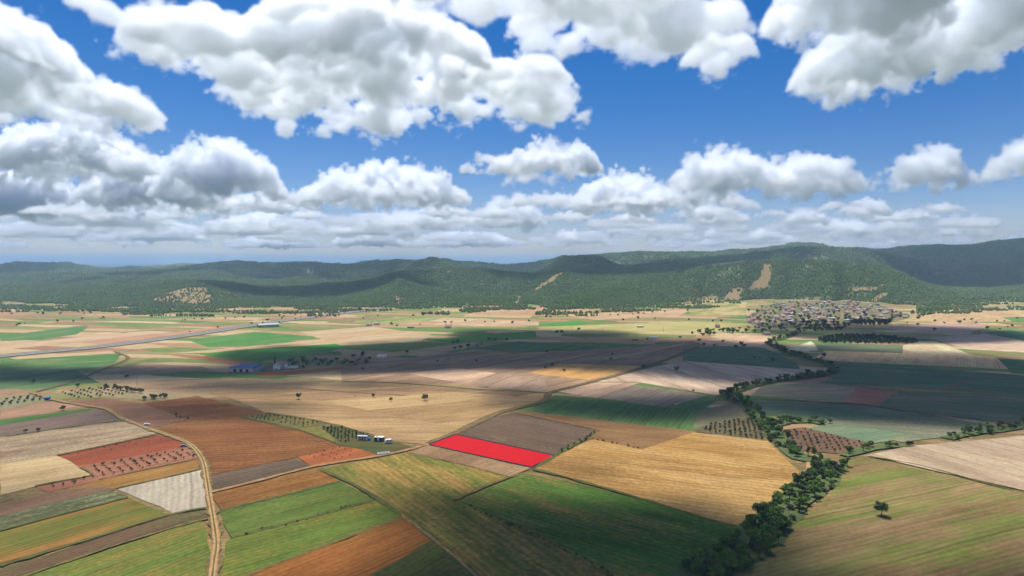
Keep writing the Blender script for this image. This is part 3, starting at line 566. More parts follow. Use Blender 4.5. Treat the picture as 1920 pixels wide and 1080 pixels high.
# far small trees along the field edges of the plain
FAR = [(tree_proto(60 + i, 5.5, 6.0, 90, .9, leaf_dark, .1, 6, True)[0], None) for i in range(4)]
cnt = 0
for px in ([(0, 590), (200, 588), (420, 584)], [(0, 612), (170, 600), (330, 592)], [(270, 604), (420, 598), (560, 592)], [(330, 630), (520, 602), (720, 576)], [(650, 600), (800, 590), (960, 582)], [(700, 616), (860, 604), (1000, 606)], [(1000, 598), (1200, 590), (1300, 584)], [(800, 652), (960, 634), (1100, 622)], [(1150, 640), (1230, 636), (1300, 630)], [(1300, 630), (1400, 622), (1500, 618)],
           [(1660, 612), (1760, 606), (1920, 600)], [(1740, 620), (1820, 622), (1920, 614)], [(560, 690), (660, 672), (760, 664)], [(0, 730), (120, 722), (270, 712)], [(820, 584), (1000, 577), (1200, 578)], [(1160, 600), (1280, 600), (1400, 604)]):
    for x, y in along(px, 22, 0, 1.2):
        if rng.random() < .75:
            cnt += 1; put('hedgerow_tree', rng.choice(FAR), x, y, rng.uniform(.6, 1.3), 'small far tree along a field edge of the distant plain', 'tree', 'far trees along field edges', 0, rng.uniform(.7, 1.1))
# copses and plantations
PINE = [(tree_proto(80 + i, 6.0, 6.0, 120, .7, leaf_pine, .1, 6, True)[0], None) for i in range(3)]
def in_quad(px, step):
    P = [G(*p) for p in px]; xs = [p[0] for p in P]; ys_ = [p[1] for p in P]; out = []
    y = min(ys_)
    while y < max(ys_):
        x = min(xs)
        while x < max(xs):
            if inpoly([x], [y], P)[0]: out.append((x, y))
            x += step
        y += step
    return out
for x, y in in_quad([(1530, 640), (1560, 632), (1640, 631), (1722, 641), (1718, 648), (1640, 647), (1540, 646)], 8.5):
    put('plantation_pine', rng.choice(PINE), x + rng.uniform(-2, 2), y + rng.uniform(-2, 2), rng.uniform(.8, 1.1), 'dark pine of the dense plantation below the village', 'tree', 'pines of the plantation', ZR)
for x, y in in_quad([(1590, 612), (1600, 603), (1672, 603), (1668, 611)], 11):
    put('copse_pine', rng.choice(PINE), x + rng.uniform(-3, 3), y, rng.uniform(1.2, 1.5), 'tall dark pine of the copse beside the village edge', 'tree', 'pines of the copse', 0)
VT = [(tree_proto(90 + i, 7, 7, 120, .85, leaf_river if i % 2 else leaf_dark, .12, 7, True)[0], None) for i in range(4)]
for px, nn, vlab in (([(1400, 585), (1460, 566), (1600, 562), (1705, 590), (1690, 603), (1600, 607), (1420, 612)], 125, 'green tree between the houses of the village'), ([(1450, 612), (1520, 604), (1600, 606), (1590, 622), (1480, 624)], 75, 'dark tree in the wooded edge below the village'), ([(1290, 626), (1400, 615), (1450, 612), (1440, 624), (1320, 632)], 34, 'green tree of the gardens left of the village'), ([(1690, 592), (1760, 574), (1800, 576), (1720, 600)], 30, 'green tree of the gully right of the village')):
    xs = [p[0] for p in px]; ysx = [p[1] for p in px]; k = 0
    while k < nn:
        a, b = rng.uniform(min(xs), max(xs)), rng.uniform(min(ysx), max(ysx))
        if inpoly([a], [b], px)[0]:
            k += 1; x, y = G(a, b); put('village_tree', rng.choice(VT), x, y, rng.uniform(.7, 1.35), vlab, 'tree', 'trees ' + vlab.split(' tree ')[1], 0, rng.uniform(.7, 1.1))
for x, y in in_quad([(520, 682), (545, 676), (700, 676), (690, 684), (560, 690)], 13):
    put('farm_tree', rng.choice(VT), x + rng.uniform(-3, 3), y + rng.uniform(-3, 3), rng.uniform(.6, 1.0), 'dark tree of the grove behind the blue roofed farm', 'tree', 'grove of the farm', 0)
# olive and fruit orchards: rows of small round trees
OL = [(bush_proto(100 + i, 2.9, 3.0, 150, .32, leaf_olive)[0], None) for i in range(3)] + [(bush_proto(104, 2.9, 2.9, 150, .32, leaf_dark)[0], None)]
def orchard(px, a, da, db, s0, s1, label, group, name='orchard_tree'):
    P = [G(*p) for p in px]; ang = rot_ang(*a); c, s = math.cos(ang), math.sin(ang)
    U = [(x * c + y * s, -x * s + y * c) for x, y in P]; u = min(p[0] for p in U)
    while u < max(p[0] for p in U):
        v = min(p[1] for p in U)
        while v < max(p[1] for p in U):
            if inpoly([u], [v], U)[0] and rng.random() > .1:
                x = u * c - v * s + rng.uniform(-.4, .4); y = u * s + v * c + rng.uniform(-.4, .4)
                put(name, rng.choice(OL), x, y, rng.uniform(s0, s1), label, 'tree', group)
            v += db
        u += da
orchard([(155, 876), (350, 842), (368, 858), (187, 896), (95, 920), (75, 913), (175, 893)], ((155, 876), (350, 842)), 4.9, 4.7, .42, .78, 'small round tree of the orchard beside the bend in the dirt track', 'orchard beside the track')
orchard([(115, 856), (293, 818), (325, 826), (200, 850)], ((115, 856), (293, 818)), 8, 9, .25, .4, 'tiny sapling in the red soil strip beside the track', 'saplings in red soil', 'sapling')
orchard([(460, 784), (505, 777), (600, 793), (560, 803)], ((505, 777), (600, 793)), 4.6, 4.4, .4, .6, 'small olive tree in the long young grove above the brown field', 'young olive grove', 'olive_sapling')
orchard([(1335, 797), (1418, 785), (1425, 806), (1438, 830), (1310, 808)], ((1335, 797), (1418, 785)), 4.6, 4.8, .6, .95, 'olive tree of the shaded grove left of the stream', 'olive grove by the stream', 'olive_tree')
orchard([(1465, 809), (1507, 804), (1625, 833), (1582, 851), (1495, 843)], ((1507, 804), (1625, 833)), 5.2, 5.4, .45, .85, 'small fruit tree in red soil right of the stream', 'fruit orchard by the stream', 'fruit_tree')
orchard([(95, 738), (180, 727), (250, 732), (235, 743), (150, 748)], ((95, 738), (180, 727)), 7.5, 7.5, .7, 1.0, 'olive tree of the grey grove beyond the track', 'far olive grove', 'grove_tree')
orchard([(0, 752), (70, 742), (90, 750), (0, 766)], ((0, 752), (70, 742)), 5.5, 11, .8, 1.1, 'olive tree in the wide rows beside the blue hut', 'olive rows by the hut', 'row_tree')
orchard([(565, 858), (640, 840), (675, 845), (640, 866)], ((565, 858), (640, 840)), 5.5, 6.5, .25, .4, 'tiny sapling in the orange plot below the caravans', 'saplings in the orange plot', 'plot_sapling')
orchard([(600, 803), (640, 802), (700, 820), (640, 833)], ((600, 803), (700, 820)), 3.4, 3.6, .5, .75, 'yellowish green vine bush in the plot left of the caravans', 'bushes of the caravan plot', 'plot_bush')
for px, k in (([(195, 727), (262, 738)], 12), ([(268, 750), (310, 746)], 9)):
    for i in range(k):
        t = i / max(1, k - 1); x, y = G(px[0][0] + (px[1][0] - px[0][0]) * t, px[0][1] + (px[1][1] - px[0][1]) * t)
        put('grove_bush', rng.choice(OL), x + rng.uniform(-2, 2), y + rng.uniform(-4, 4), rng.uniform(1.3, 1.9), 'dark bush in a clump at the edge of the far olive grove', 'bush', 'bush clumps by the far grove')
HB = [(bush_proto(110 + i, 1.3, 2.4, 70, .3, leaf_hedge)[0], None) for i in range(3)]
for px, st, s0, s1, lab, grp in (([(862, 948), (960, 988), (1050, 1030), (1160, 1085)], 2.6, .5, .95, 'low grey green shrub of the hedge left of the big green field', 'hedge of the green field'), ([(1042, 852), (1085, 830), (1120, 809)], 3.2, .7, 1.3, 'low shrub on the bank above the red parcel', 'bank above the parcel'),
                                 ([(1100, 824), (1150, 832), (1205, 844)], 3.4, .6, 1.0, 'low shrub on the bank behind the golden field', 'bank behind the golden field'), ([(433, 1010), (570, 975), (703, 939)], 4.5, .4, .7, 'low green shrub between two crop strips right of the dirt track', 'verge between crop strips'), ([(318, 776), (352, 787)], 4, .7, 1.2, 'low shrub on the edge of the big brown field', 'shrubs by the brown field')):
    for x, y in along(px, st): put('hedge_shrub', rng.choice(HB), x, y, rng.uniform(s0, s1), lab, 'shrub', grp, ZR - .1)
print('PLANTS', len(bpy.data.objects), 'far', cnt, time.time() - T_START)
# ------------------------------------------------------------------ buildings, vehicles and posts
class MB:
    def __init__(s): s.v = []; s.f = []
    def box(s, x0, x1, y0, y1, z0, z1):
        k = len(s.v); s.v += [(x, y, z) for z in (z0, z1) for y in (y0, y1) for x in (x0, x1)]
        s.f += [tuple(k + i for i in q) for q in ((0, 2, 3, 1), (4, 5, 7, 6), (0, 1, 5, 4), (2, 6, 7, 3), (0, 4, 6, 2), (1, 3, 7, 5))]; return s
    def gable(s, x0, x1, y0, y1, z, h, hip=0.0, t=.18):
        ym = (y0 + y1) / 2; k = len(s.v)
        s.v += [(x0, y0, z), (x1, y0, z), (x1, y1, z), (x0, y1, z), (x0 + hip, ym, z + h), (x1 - hip, ym, z + h)]
        s.v += [(x0, y0, z + t), (x1, y0, z + t), (x1, y1, z + t), (x0, y1, z + t), (x0 + hip, ym, z + h + t), (x1 - hip, ym, z + h + t)]
        s.f += [tuple(k + i for i in q) for q in ((6, 7, 11, 10), (8, 9, 10, 11), (7, 8, 11), (9, 6, 10), (0, 4, 5, 1), (2, 5, 4, 3), (1, 5, 2), (3, 4, 0), (0, 1, 7, 6), (1, 2, 8, 7), (2, 3, 9, 8), (3, 0, 6, 9))]; return s
    def cyl(s, c, axis, r, w, k=12):
        p = Vector(c); d = Vector(axis).normalized(); tube(s.v, s.f, p - d * w / 2, p + d * w / 2, r, r, k); b = len(s.v)
        s.f += [tuple(range(b - 2 * k, b - k))[::-1], tuple(range(b - k, b))]; return s
    def mesh(s, name, m): return mesh(name, s.v, s.f, [m])
    def build(s, name, m, parent): return link(name, s.mesh(name, m), parent)
def empty(name, x, y, rz, label, cat, group=None, z=None):
    o = link(name, None, None, (x, y, ground_z(x, y) if z is None else z), rz); o.empty_display_size = .5; return tag(o, label, cat, group)
white = plain('white_paint', (.74, .73, .70), .6, .06); cream = plain('cream_render', (.64, .59, .51), .85, .1); pink = plain('pink_render', (.60, .47, .41), .85, .1); greyw = plain('grey_render', (.42, .41, .40), .85, .1)
tiles = plain('clay_tiles', (.42, .22, .16), .85, .25, .8); tiles2 = plain('old_tiles', (.46, .33, .26), .9, .25, .8); conc = plain('concrete', (.46, .44, .41), .9, .12); dark = plain('dark_panel', (.030, .036, .055), .35, .1)
blue = plain('blue_sheet', (.075, .115, .26), .5, .12, 4); bluet = plain('blue_tarp', (.05, .16, .42), .6, .1); glass = plain('window_glass', (.03, .04, .05), .15, .1, spec=.6); brick = plain('red_brick', (.34, .17, .12), .9, .2); rubber = plain('rubber', (.02, .02, .02), .8); steel = plain('galvanised_steel', (.50, .51, .52), .45, .08); timber = plain('pole_timber', (.20, .15, .11), .9)
HP = []
for i, (w, d, h, wm, rm, hip, lab) in enumerate(((11, 8, 3.6, white, tiles, 0, 'white walled village house with red tiled gable roof'), (10, 9, 6.0, cream, tiles, 3.2, 'two storey cream village house with red hipped roof'), (12, 8, 3.4, pink, tiles2, 0, 'low pinkish village house with faded tile roof'), (9, 9, 6.4, white, tiles2, 3.4, 'tall white village house with faded hipped roof'), (13, 9, 3.6, greyw, None, 0, 'grey walled village house with flat concrete roof'), (14, 8, 4.2, white, None, 0, 'long white village building with flat pale roof'))):
    wall = MB().box(-w / 2, w / 2, -d / 2, d / 2, -.5, h).mesh('wall', wm)
    roof = MB().gable(-w / 2 - .5, w / 2 + .5, -d / 2 - .5, d / 2 + .5, h, 2.9, hip).mesh('roof', rm) if rm else MB().box(-w / 2 - .3, w / 2 + .3, -d / 2 - .3, d / 2 + .3, h, h + .3).mesh('roof', white if i == 5 else conc)
    HP.append((w, d, h, wall, roof, lab))
win = MB().box(-.6, .6, -.06, .06, -.7, .7).mesh('window', glass); door_m = MB().box(-.55, .55, -.06, .06, 0, 2.1).mesh('door', plain('door_wood', (.16, .09, .05), .7)); chim = MB().box(-.4, .4, -.4, .4, 0, 1.6).mesh('chimney', brick)
placed = []
def house(x, y, rz, k, label=None, group='houses of the village', name='village_house'):
    w, d, h, wall, roof, lab = HP[k]
    o = link(name, wall, None, (x, y, 0), rz); o.scale = [rng.uniform(.68, 1.0)] * 3; tag(o, label or lab, 'house', group)
    r = link('roof', roof, o)
    if k < 4: link('chimney', chim, r, (w * .25, d * .2, h + .5))
    for fl in range(2 if h > 5 else 1):
        for q in (-.28, .28): link('window', win, o, (q * w, -d / 2 - .05, 1.7 + fl * 2.9))
    link('door', door_m, o, (0, -d / 2 - .05, 0))
VP = [(1402, 592), (1430, 575), (1470, 567), (1540, 564), (1610, 566), (1660, 574), (1706, 592), (1690, 602), (1600, 605), (1520, 607), (1430, 613), (1400, 606)]
tries = 0
while len(placed) < 120 and tries < 6000:
    tries += 1; a, b = rng.uniform(1400, 1706), rng.uniform(563, 613)
    if not inpoly([a], [b], VP)[0]: continue
    x, y = G(a, b)
    if any((x - p) ** 2 + ((y - q) * .6) ** 2 < 10.5 ** 2 for p, q in placed): continue
    placed.append((x, y)); house(x, y, rng.choice((.1, .35, -.2, 1.6)) + rng.uniform(-.12, .12), rng.choice((0, 0, 1, 1, 2, 2, 3, 5)))
for px, py, k, lab in ((1200, 614, 5, 'long white farm building alone on the pale field before the village'), (770, 615, 4, 'grey flat roofed farmhouse on the bright green field'), (840, 615, 0, 'white farmhouse with red roof beside the grey one on the plain'), (706, 609, 2, 'pinkish farmhouse on the plain below the wooded hills'), (692, 611, 0, 'white cottage with red gable next to the pinkish farmhouse'), (1225, 636, 5, 'white shed beside the line of trees in the shaded fields'), (716, 671, 5, 'small white shed alone at the edge of the straw field'), (1345, 614, 1, 'cream house with hipped roof among trees left of the village'), (1437, 628, 2, 'pinkish shed with red roof below the village')):
    x, y = G(px, py); house(x, y, rng.uniform(-.2, .2), k, lab, None, 'farm_building')
# warehouse by the motorway
x, y = G(503, 613); o = empty('warehouse', x, y, .55, 'long pale roofed warehouse beside the motorway', 'warehouse', z=0)
MB().box(-18, 18, -7, 7, 0, 4.5).build('wall', greyw, o); MB().gable(-18.6, 18.6, -7.6, 7.6, 4.5, 2.0).build('roof', conc, o); MB().box(-12, -6, -7.1, -7, 0, 3.6).build('door', steel, o)
# blue roofed barn
x, y = G(463, 694); o = empty('barn', x, y, -.12, 'large barn under three parallel blue sheet metal roofs', 'barn', z=0)
MB().box(-14, 14, -13, 13, 0, 4).build('wall', greyw, o)
for i, yy in enumerate((-9, 0, 9)): MB().gable(-14.6 + i, 14.6 - i, yy - 4.4, yy + 4.4, 4 + .01 * i, 1.5).build('roof', blue, o)
for q in (-7, 0, 7): MB().box(q - 1.6, q + 1.6, -13.08, -13, 0, 3.2).build('door', dark, o)
for px, py, k, lab in ((520, 692, 3, 'tall pale house with faded hipped roof beside the blue barn'), (530, 690, 1, 'cream two storey house with red roof at the farm'), (488, 690, 2, 'low pinkish shed attached to the farmyard of the blue barn')):
    x, y = G(px, py); house(x, y, rng.uniform(-.2, .2), k, lab, None, 'farmhouse')
for i, px in enumerate((538, 545, 551, 556)):
    x, y = G(px, 691 - i * .3); o = empty('white_container', x, y, .1, 'small white container in the row beside the farmhouse', 'container', 'white containers at the farm', z=0)
    MB().box(-1.6, 1.6, -1.2, 1.2, .1, 2.6).build('box', white, o); MB().box(-.5, .5, -1.26, -1.2, .2, 2.2).build('door', greyw, o)
x, y = G(516, 688); put('tall_poplar', (conifer_proto(140, 15, 2.6, 240, .5, leaf_dark), None), x, y, 1.0, 'tall slim poplar rising over the farm beside the blue barn', 'tree', None, 0)
# caravan plot
x, y = G(681, 825); o = empty('prefab_cabin', x, y, -.12, 'small cabin with dark solar roof and white eaves on the caravan plot', 'cabin')
MB().box(-3, 3, -1.6, 1.6, .2, 2.5).build('wall', greyw, o); r = MB().box(-3.4, 3.4, -.6, 2.0, 2.75, 2.9).build('roof', dark, o); MB().box(-3.5, 3.5, -2.3, -.62, 2.6, 2.85).build('eaves', white, o)
for q in (-3.2, 3.2): MB().box(q - .1, q + .1, -2.2, -2.0, -.2, 2.6).build('post', white, o)
for q in (-1.8, 1.6): MB().box(q - .6, q + .6, -1.66, -1.6, 1.0, 2.0).build('window', glass, o)
MB().box(-.5, .4, -1.66, -1.6, .2, 2.2).build('door', dark, o)
for q in (-1.7, 0, 1.7): MB().box(q - .75, q + .75, -.5, 1.9, 2.9, 2.96).build('solar_panel', dark, r)
x, y = G(711, 828); o = empty('container_cabin', x, y, -.15, 'dark walled cabin with flat white roof between the solar cabin and the caravan', 'cabin')
MB().box(-3, 3, -1.5, 1.5, .3, 2.7).build('wall', plain('slate_cladding', (.10, .115, .15), .7, .15), o); r = MB().box(-3.2, 3.2, -1.75, 1.75, 2.7, 2.95).build('roof', white, o); MB().box(-2, -.8, -.6, .4, 2.95, 3.15).build('roof_hatch', dark, r)
for q in (-1.9, 1.5): MB().box(q - .7, q + .7, -1.56, -1.5, 1.1, 2.2).build('window', glass, o)
MB().box(-.6, .3, -1.56, -1.5, .3, 2.4).build('door', white, o)
for q in (-2.6, 2.6): MB().box(q - .15, q + .15, -1.3, 1.3, -.2, .3).build('support', conc, o)
x, y = G(729, 832); o = empty('caravan', x, y, .45, 'white rounded touring caravan parked on the plot beside the dark cabin', 'caravan')
prof = [(-2.3, .5), (2.1, .5), (2.4, 1.2), (2.1, 2.3), (1.7, 2.6), (-1.9, 2.6), (-2.35, 2.1), (-2.5, 1.1)]; k = len(prof)
link('body', mesh('body', [(a, -1.1, b) for a, b in prof] + [(a, 1.1, b) for a, b in prof], [tuple(range(k)), tuple(range(2 * k - 1, k - 1, -1))] + [(i, i + k, (i + 1) % k + k, (i + 1) % k) for i in range(k)], [white]), o)
for q in (-1.3, 1.0): MB().box(q - .5, q + .5, -1.14, -1.1, 1.3, 2.0).build('window', glass, o)
MB().box(-.4, .2, -1.14, -1.1, .6, 2.2).build('door', cream, o)
for q in (-1.15, 1.15): MB().cyl((0, q * .88, .35), (0, 1, 0), .35, .2).build('wheel', rubber, o)
MB().box(2.3, 3.6, -.08, .08, .4, .52).build('drawbar', steel, o)
x, y = G(692, 827); o = empty('water_tank', x, y, .2, 'blue plastic water tank between the two cabins', 'tank'); MB().cyl((0, 0, .9), (0, 0, 1), .95, 1.8, 16).build('body', bluet, o); MB().cyl((0, 0, 1.85), (0, 0, 1), .35, .14).build('lid', dark, o)
x, y = G(719, 853); o = empty('concrete_trough', x, y, .42, 'long open white concrete trough beside the dirt track', 'trough')
for a in ((-3.6, 3.6, -1.3, -1.05), (-3.6, 3.6, 1.05, 1.3), (-3.6, -3.35, -1.05, 1.05), (3.35, 3.6, -1.05, 1.05)): MB().box(*a, -.2, 1.1).build('wall', white, o)
MB().box(-3.35, 3.35, -1.05, 1.05, -.2, .15).build('floor', conc, o)
x, y = G(89, 750); o = empty('blue_hut', x, y, .2, 'small blue hut beside the dirt track and olive rows', 'hut'); MB().box(-1.8, 1.8, -1.3, 1.3, -.2, 2.2).build('wall', blue, o); MB().gable(-2, 2, -1.5, 1.5, 2.2, .6).build('roof', bluet, o); MB().box(-.45, .45, -1.35, -1.3, 0, 1.9).build('door', dark, o)
def car(px, py, rz, m, label):
    x, y = G(px, py); o = empty('parked_car', x, y, rz, label, 'car', z=ground_z(*G(px, py)) + .02)
    pr = [(-2.1, .35), (2.1, .35), (2.15, .75), (1.1, .9), (.5, 1.42), (-1.2, 1.45), (-1.95, .95), (-2.15, .8)]; k = len(pr)
    link('body', mesh('body', [(a, -.85, b) for a, b in pr] + [(a, .85, b) for a, b in pr], [tuple(range(k)), tuple(range(2 * k - 1, k - 1, -1))] + [(i, i + k, (i + 1) % k + k, (i + 1) % k) for i in range(k)], [m]), o)
    for s in (-1, 1): MB().box(-1.2, .55, s * .86 - .01, s * .86 + .01, .92, 1.32).build('window', glass, o)
    for a in (-1.3, 1.35):
        for s in (-1, 1): MB().cyl((a, s * .8, .33), (0, 1, 0), .33, .2).build('wheel', rubber, o)
car(275, 798, .5, white, 'white car parked at the edge of the field beside the dirt track'); car(345, 838, .35, plain('grey_green_paint', (.20, .23, .20), .4), 'grey green car parked at the corner of the red soil strip')
for px, py in ((1130, 624), (1244, 624), (1127, 654), (1183, 648), (958, 624), (257, 724), (1072, 622), (1340, 626)):
    x, y = G(px, py); o = empty('utility_pole', x, y, .2, 'slim wooden utility pole standing in the fields of the plain', 'pole', 'utility poles', z=0)
    MB().cyl((0, 0, 4.6), (0, 0, 1), .16, 9.6, 8).build('post', timber, o); MB().box(-.9, .9, -.07, .07, 8.6, 8.75).build('crossarm', timber, o)
hx = (867 - 960) / F * 5000; hz_ = float(hill_height(np.array([867.0]), np.array([5000.0]))[0]); o = empty('radio_mast', hx, 5000, 0, 'thin radio mast on the far wooded skyline', 'mast', z=hz_)
MB().cyl((0, 0, 19), (0, 0, 1), .7, 42, 6).build('lattice', steel, o); MB().cyl((0, 0, 30), (0, 0, 1), 1.6, 1.5, 8).build('antenna', white, o)
# ------------------------------------------------------------------ clouds
ZB = 1500.0
DOMES = []
def sheet(x0, x1, yn, yf, th):                # a cloud seen from below: near and far row of its base
    xm = (x0 + x1) / 2; Dn = at_alt(xm, yn, ZB)[1]; Df = at_alt(xm, yf, ZB)[1]; D = (Dn + Df) / 2
    DOMES.append(((xm - 960) / F * D, D, (x1 - x0) / 2 / F * D, (Df - Dn) / 2, th * 1.6))
def cumulus(x0, x1, yt, yb, depth=.55):       # a cloud seen from the side
    xm = (x0 + x1) / 2; D = at_alt(xm, yb, ZB)[1]; rx = (x1 - x0) / 2 / F * D
    DOMES.append(((xm - 960) / F * D, D, rx, rx * depth, (yb - yt) / F * D * .95))
def overhead(x0, x1, y0, y1, th):             # a cloud above the plain whose shadow covers these photo pixels
    xm = (x0 + x1) / 2; Df = G(xm, y0)[1]; Dn = G(xm, y1)[1]; D = (Df + Dn) / 2; k = (ZB + th * .5) / SUN_D.z
    DOMES.append(((xm - 960) / F * D + SUN_D.x * k, D + SUN_D.y * k, (x1 - x0) / 2 / F * D, (Df - Dn) / 2, th * 2.0))
for a in ((280, 560, 45, 190, 200), (500, 950, 15, 262, 330), (430, 820, 120, 268, 240), (850, 1090, 130, 250, 200), (1070, 1140, 212, 250, 90), (-260, 150, 40, 200, 300), (-200, 285, 130, 262, 300),
          (780, 1250, -120, 60, 260), (950, 1400, -20, 125, 260), (1275, 1410, 75, 148, 130), (1440, 2050, -120, 120, 460), (1500, 1850, 60, 205, 330), (1700, 2100, 0, 150, 330), (120, 230, 0, 40, 60), (290, 350, 0, 25, 50)): sheet(*a)
for _ in range(50):
    px_ = rng.uniform(0, 1920); yb = rng.uniform(385, 462); w_ = rng.uniform(25, 75) * (490 - yb) / 90 + 14; cumulus(px_ - w_, px_ + w_, yb - w_ * rng.uniform(.35, .6), yb)
for a in ((330, 560, 340, 400), (600, 800, 395, 440), (60, 330, 360, 425), (860, 960, 275, 325), (-60, 300, 215, 330), (140, 430, 280, 392), (285, 540, 248, 372), (-80, 160, 300, 410), (555, 890, 300, 386), (910, 1135, 255, 330), (940, 1055, 305, 352), (1235, 1480, 262, 366), (1400, 1625, 275, 366), (1060, 1270, 312, 396), (1180, 1385, 345, 392), (1618, 1830, 264, 356), (1845, 2010, 232, 335), (888, 1030, 362, 428), (700, 875, 386, 432), (500, 600, 350, 395), (1560, 1672, 368, 408), (1700, 1810, 372, 402), (1460, 1580, 400, 440), (1408, 1482, 388, 410),
          (190, 400, 408, 452), (0, 200, 402, 446), (370, 620, 392, 440), (420, 620, 432, 466), (620, 760, 424, 462), (760, 980, 432, 462), (1010, 1150, 428, 456), (1170, 1330, 418, 436), (1265, 1320, 430, 452), (1330, 1500, 430, 456), (1500, 1640, 405, 440), (1635, 1735, 406, 436), (1740, 1860, 412, 444), (1890, 1960, 424, 446), (1000, 1130, 390, 416), (1130, 1240, 396, 420)): cumulus(*a)
def above(x, y, rx, ry, th):                  # the same, from the middle and half size of the shadow in metres
    k = (ZB + th * .5) / SUN_D.z; DOMES.append((x + SUN_D.x * k, y + SUN_D.y * k, rx, ry, th))
for a in ((360, 800, 300, 200, 290), (120, 890, 330, 140, 520), (-90, 850, 300, 105, 500), (430, 650, 240, 120, 230), (100, 560, 130, 60, 320), (65, 352, 45, 26, 200), (-45, 335, 55, 24, 220), (-250, 325, 70, 22, 190), (-150, 640, 200, 36, 260), (330, 560, 170, 75, 300), (640, 1150, 260, 170, 270), (-480, 735, 260, 62, 340), (-250, 760, 170, 60, 300), (60, 1130, 170, 85, 260), (130, 180, 220, 104, 380), (55, 292, 95, 56, 360),
          (-230, 545, 130, 36, 200), (60, 520, 60, 26, 130), (-360, 300, 90, 30, 110), (-120, 240, 60, 24, 90), (-650, 2350, 430, 230, 420), (-170, 2950, 330, 300, 420), (1150, 2750, 170, 150, 300), (620, 2480, 90, 80, 200), (-1500, 2900, 350, 180, 320)): above(*a)
rs = np.random.RandomState(11)
for _ in range(210):                           # the field of small cumulus runs on to the horizon and past the sides
    D = rs.uniform(26000, 72000); X = rs.uniform(-.95, .95) * D; r = rs.uniform(450, 1500); DOMES.append((X, D, r, r * rs.uniform(.5, 1), r * rs.uniform(.4, .62)))
for _ in range(26):                            # and behind and beside the drone
    X = rs.uniform(-8000, 8000); D = rs.uniform(-7000, -700); r = rs.uniform(500, 1400); DOMES.append((X, D, r, r * .8, r * .5))
def vapour(d):
    m = bpy.data.materials.new('cloud_vapour'); m.use_nodes = True; m.node_tree.nodes.clear(); n = NB(m.node_tree)
    pv = n.new('ShaderNodeVolumePrincipled', {'Color': (.984, .991, 1, 1), 'Density': d, 'Anisotropy': .6}); n.l.new(pv.outputs[0], n.new('ShaderNodeOutputMaterial').inputs['Volume']); return m
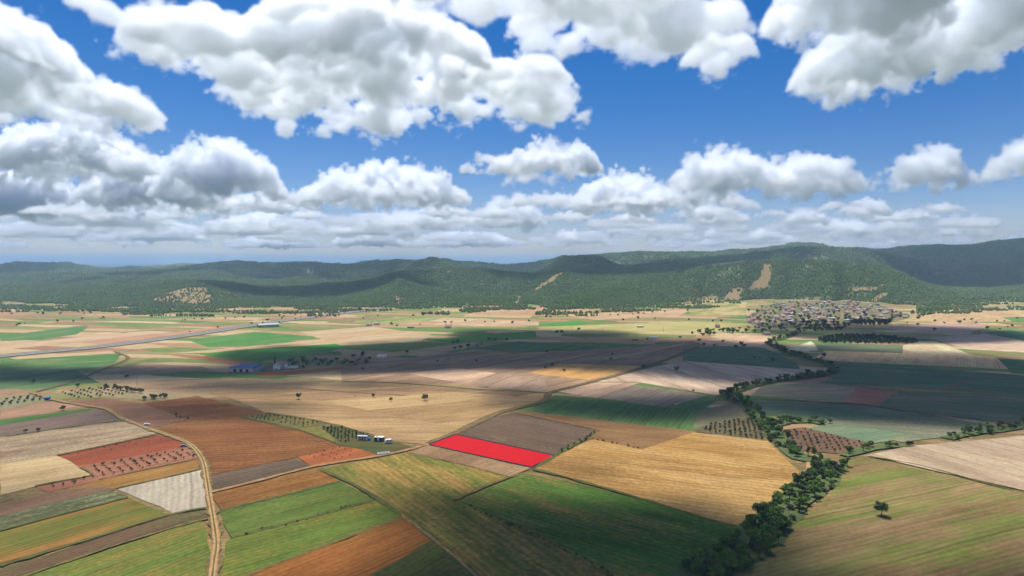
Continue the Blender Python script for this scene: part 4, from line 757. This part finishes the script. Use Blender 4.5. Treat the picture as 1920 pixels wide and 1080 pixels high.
def cloud_block(nm, x0, x1, y0, y1, vox, cell, zmax, soft=24.0, ns=640.0, amp=1.0, d=.018, bias=.14):
    cm = vapour(d)
    nx = int((x1 - x0) / cell) + 1; ny = int((y1 - y0) / cell) + 1
    X, Y = np.meshgrid(x0 + np.arange(nx) * cell, y0 + np.arange(ny) * cell); T = np.full(X.shape, -500.0)
    for cx, cy_, rx, ry, h in DOMES:
        r = np.sqrt(((X - cx) / rx) ** 2 + ((Y - cy_) / ry) ** 2)
        T = np.maximum(T, np.where(r < 1, h * np.sqrt(np.maximum(0, 1 - r * r)), -(r - 1) * min(rx, ry) * .9))
    me = bpy.data.meshes.new(nm); v = np.zeros((nx * ny, 3), np.float32); v[:, 0] = X.ravel(); v[:, 1] = Y.ravel()
    me.vertices.add(nx * ny); me.vertices.foreach_set('co', v.ravel()); a = me.attributes.new('top', 'FLOAT', 'POINT'); a.data.foreach_set('value', T.astype(np.float32).ravel())
    o = link(nm, me); tag(o, kind='stuff'); me.materials.append(cm)
    gg = bpy.data.node_groups.new(nm, 'GeometryNodeTree'); gg.interface.new_socket('Geometry', in_out='INPUT', socket_type='NodeSocketGeometry'); gg.interface.new_socket('Geometry', in_out='OUTPUT', socket_type='NodeSocketGeometry')
    n = NB(gg); M = n.m; gi = n.new('NodeGroupInput'); go = n.new('NodeGroupOutput'); P = n.new('GeometryNodeInputPosition').outputs[0]
    x, y, z = n.new('ShaderNodeSeparateXYZ', {0: P}).outputs
    u = M('MINIMUM', M('MAXIMUM', M('DIVIDE', M('SUBTRACT', x, x0), cell), .001), nx - 1.001); v = M('MINIMUM', M('MAXIMUM', M('DIVIDE', M('SUBTRACT', y, y0), cell), .001), ny - 1.001)
    fu, fv = M('FLOOR', u), M('FLOOR', v); du, dv = M('SUBTRACT', u, fu), M('SUBTRACT', v, fv)
    na = n.new('GeometryNodeInputNamedAttribute', {0: 'top'}, data_type='FLOAT')
    def S(k): return n.new('GeometryNodeSampleIndex', {'Geometry': gi.outputs[0], 'Value': na.outputs[0], 'Index': M('ADD', M('MULTIPLY_ADD', fv, nx, fu), k)}, data_type='FLOAT', domain='POINT', clamp=True).outputs[0]
    def lerp(p, q, t): return M('MULTIPLY_ADD', M('SUBTRACT', q, p), t, p)
    top = lerp(lerp(S(.1), S(1.1), du), lerp(S(nx + .1), S(nx + 1.1), du), dv)
    n1 = n.noise(P, ns, 8, .62)
    vr = n.new('ShaderNodeTexVoronoi', {'Vector': P, 'Scale': 2.6 / ns, 'Detail': 4.0, 'Roughness': .55}); bil = M('SUBTRACT', .5, vr.outputs['Distance'])
    zz = M('SUBTRACT', z, ZB); s = M('MINIMUM', M('SUBTRACT', top, zz), M('MULTIPLY', zz, .8))
    A = M('MULTIPLY', M('MINIMUM', M('MAXIMUM', M('MULTIPLY', top, .95), 180), 700), amp)
    nn = M('ADD', M('MULTIPLY', M('SUBTRACT', n1, .5), 2.4), M('MULTIPLY', bil, .55)); s = M('MULTIPLY_ADD', M('ADD', nn, bias), A, s)
    den = M('MINIMUM', M('MAXIMUM', M('DIVIDE', s, soft), 0), 1)
    vc = n.new('GeometryNodeVolumeCube', {'Density': den, 'Min': (x0, y0, ZB - 260), 'Max': (x1, y1, zmax)})
    for q, l in (('Resolution X', x1 - x0), ('Resolution Y', y1 - y0), ('Resolution Z', zmax - ZB + 260)): vc.inputs[q].default_value = int(l / vox)
    n.l.new(n.new('GeometryNodeSetMaterial', {'Geometry': vc.outputs[0], 'Material': cm}).outputs[0], go.inputs[0]); o.modifiers.new('vapour', 'NODES').node_group = gg
cloud_block('clouds', -9000, 9000, -8000, 100, 110, 140, 2700, 120)
cloud_block('clouds', -3200, 3200, 100, 3150, 36, 40, 2500, 55, 420, .42, .036, 0.0)
cloud_block('clouds', -4700, 4700, 3150, 6000, 17, 60, 2600)
cloud_block('clouds', -8300, 8300, 6000, 11300, 26, 75, 2950, 28.0, 700.0, 1.0, .017, .08)
cloud_block('clouds', -19000, 19000, 11300, 25800, 62, 150, 3600, 45, 800.0, .95, .012, .03)
cloud_block('clouds', -66000, 66000, 25800, 74000, 200, 400, 3600, 110, 1200.0, .9, .009, .03)
# ------------------------------------------------------------------ haze
hz = bpy.data.materials.new('haze_air'); hz.use_nodes = True; hz.node_tree.nodes.clear(); n = NB(hz.node_tree)
pv = n.new('ShaderNodeVolumePrincipled', {'Color': (.50, .72, 1, 1), 'Density': .00007, 'Anisotropy': .1}); n.l.new(pv.outputs[0], n.new('ShaderNodeOutputMaterial').inputs['Volume'])
HX, HY0, HY1, HZ0, HZ1 = 80000, -3500, 80000, -8, 340
hv = [(sx * HX, yy, zz) for zz in (HZ0, HZ1) for yy in (HY0, HY1) for sx in (-1, 1)]
ho = link('haze', mesh('haze', hv, [(0, 2, 3, 1), (4, 5, 7, 6), (0, 1, 5, 4), (2, 6, 7, 3), (0, 4, 6, 2), (1, 3, 7, 5)], [hz])); tag(ho, kind='stuff')
print('SCRIPT', time.time() - T_START)
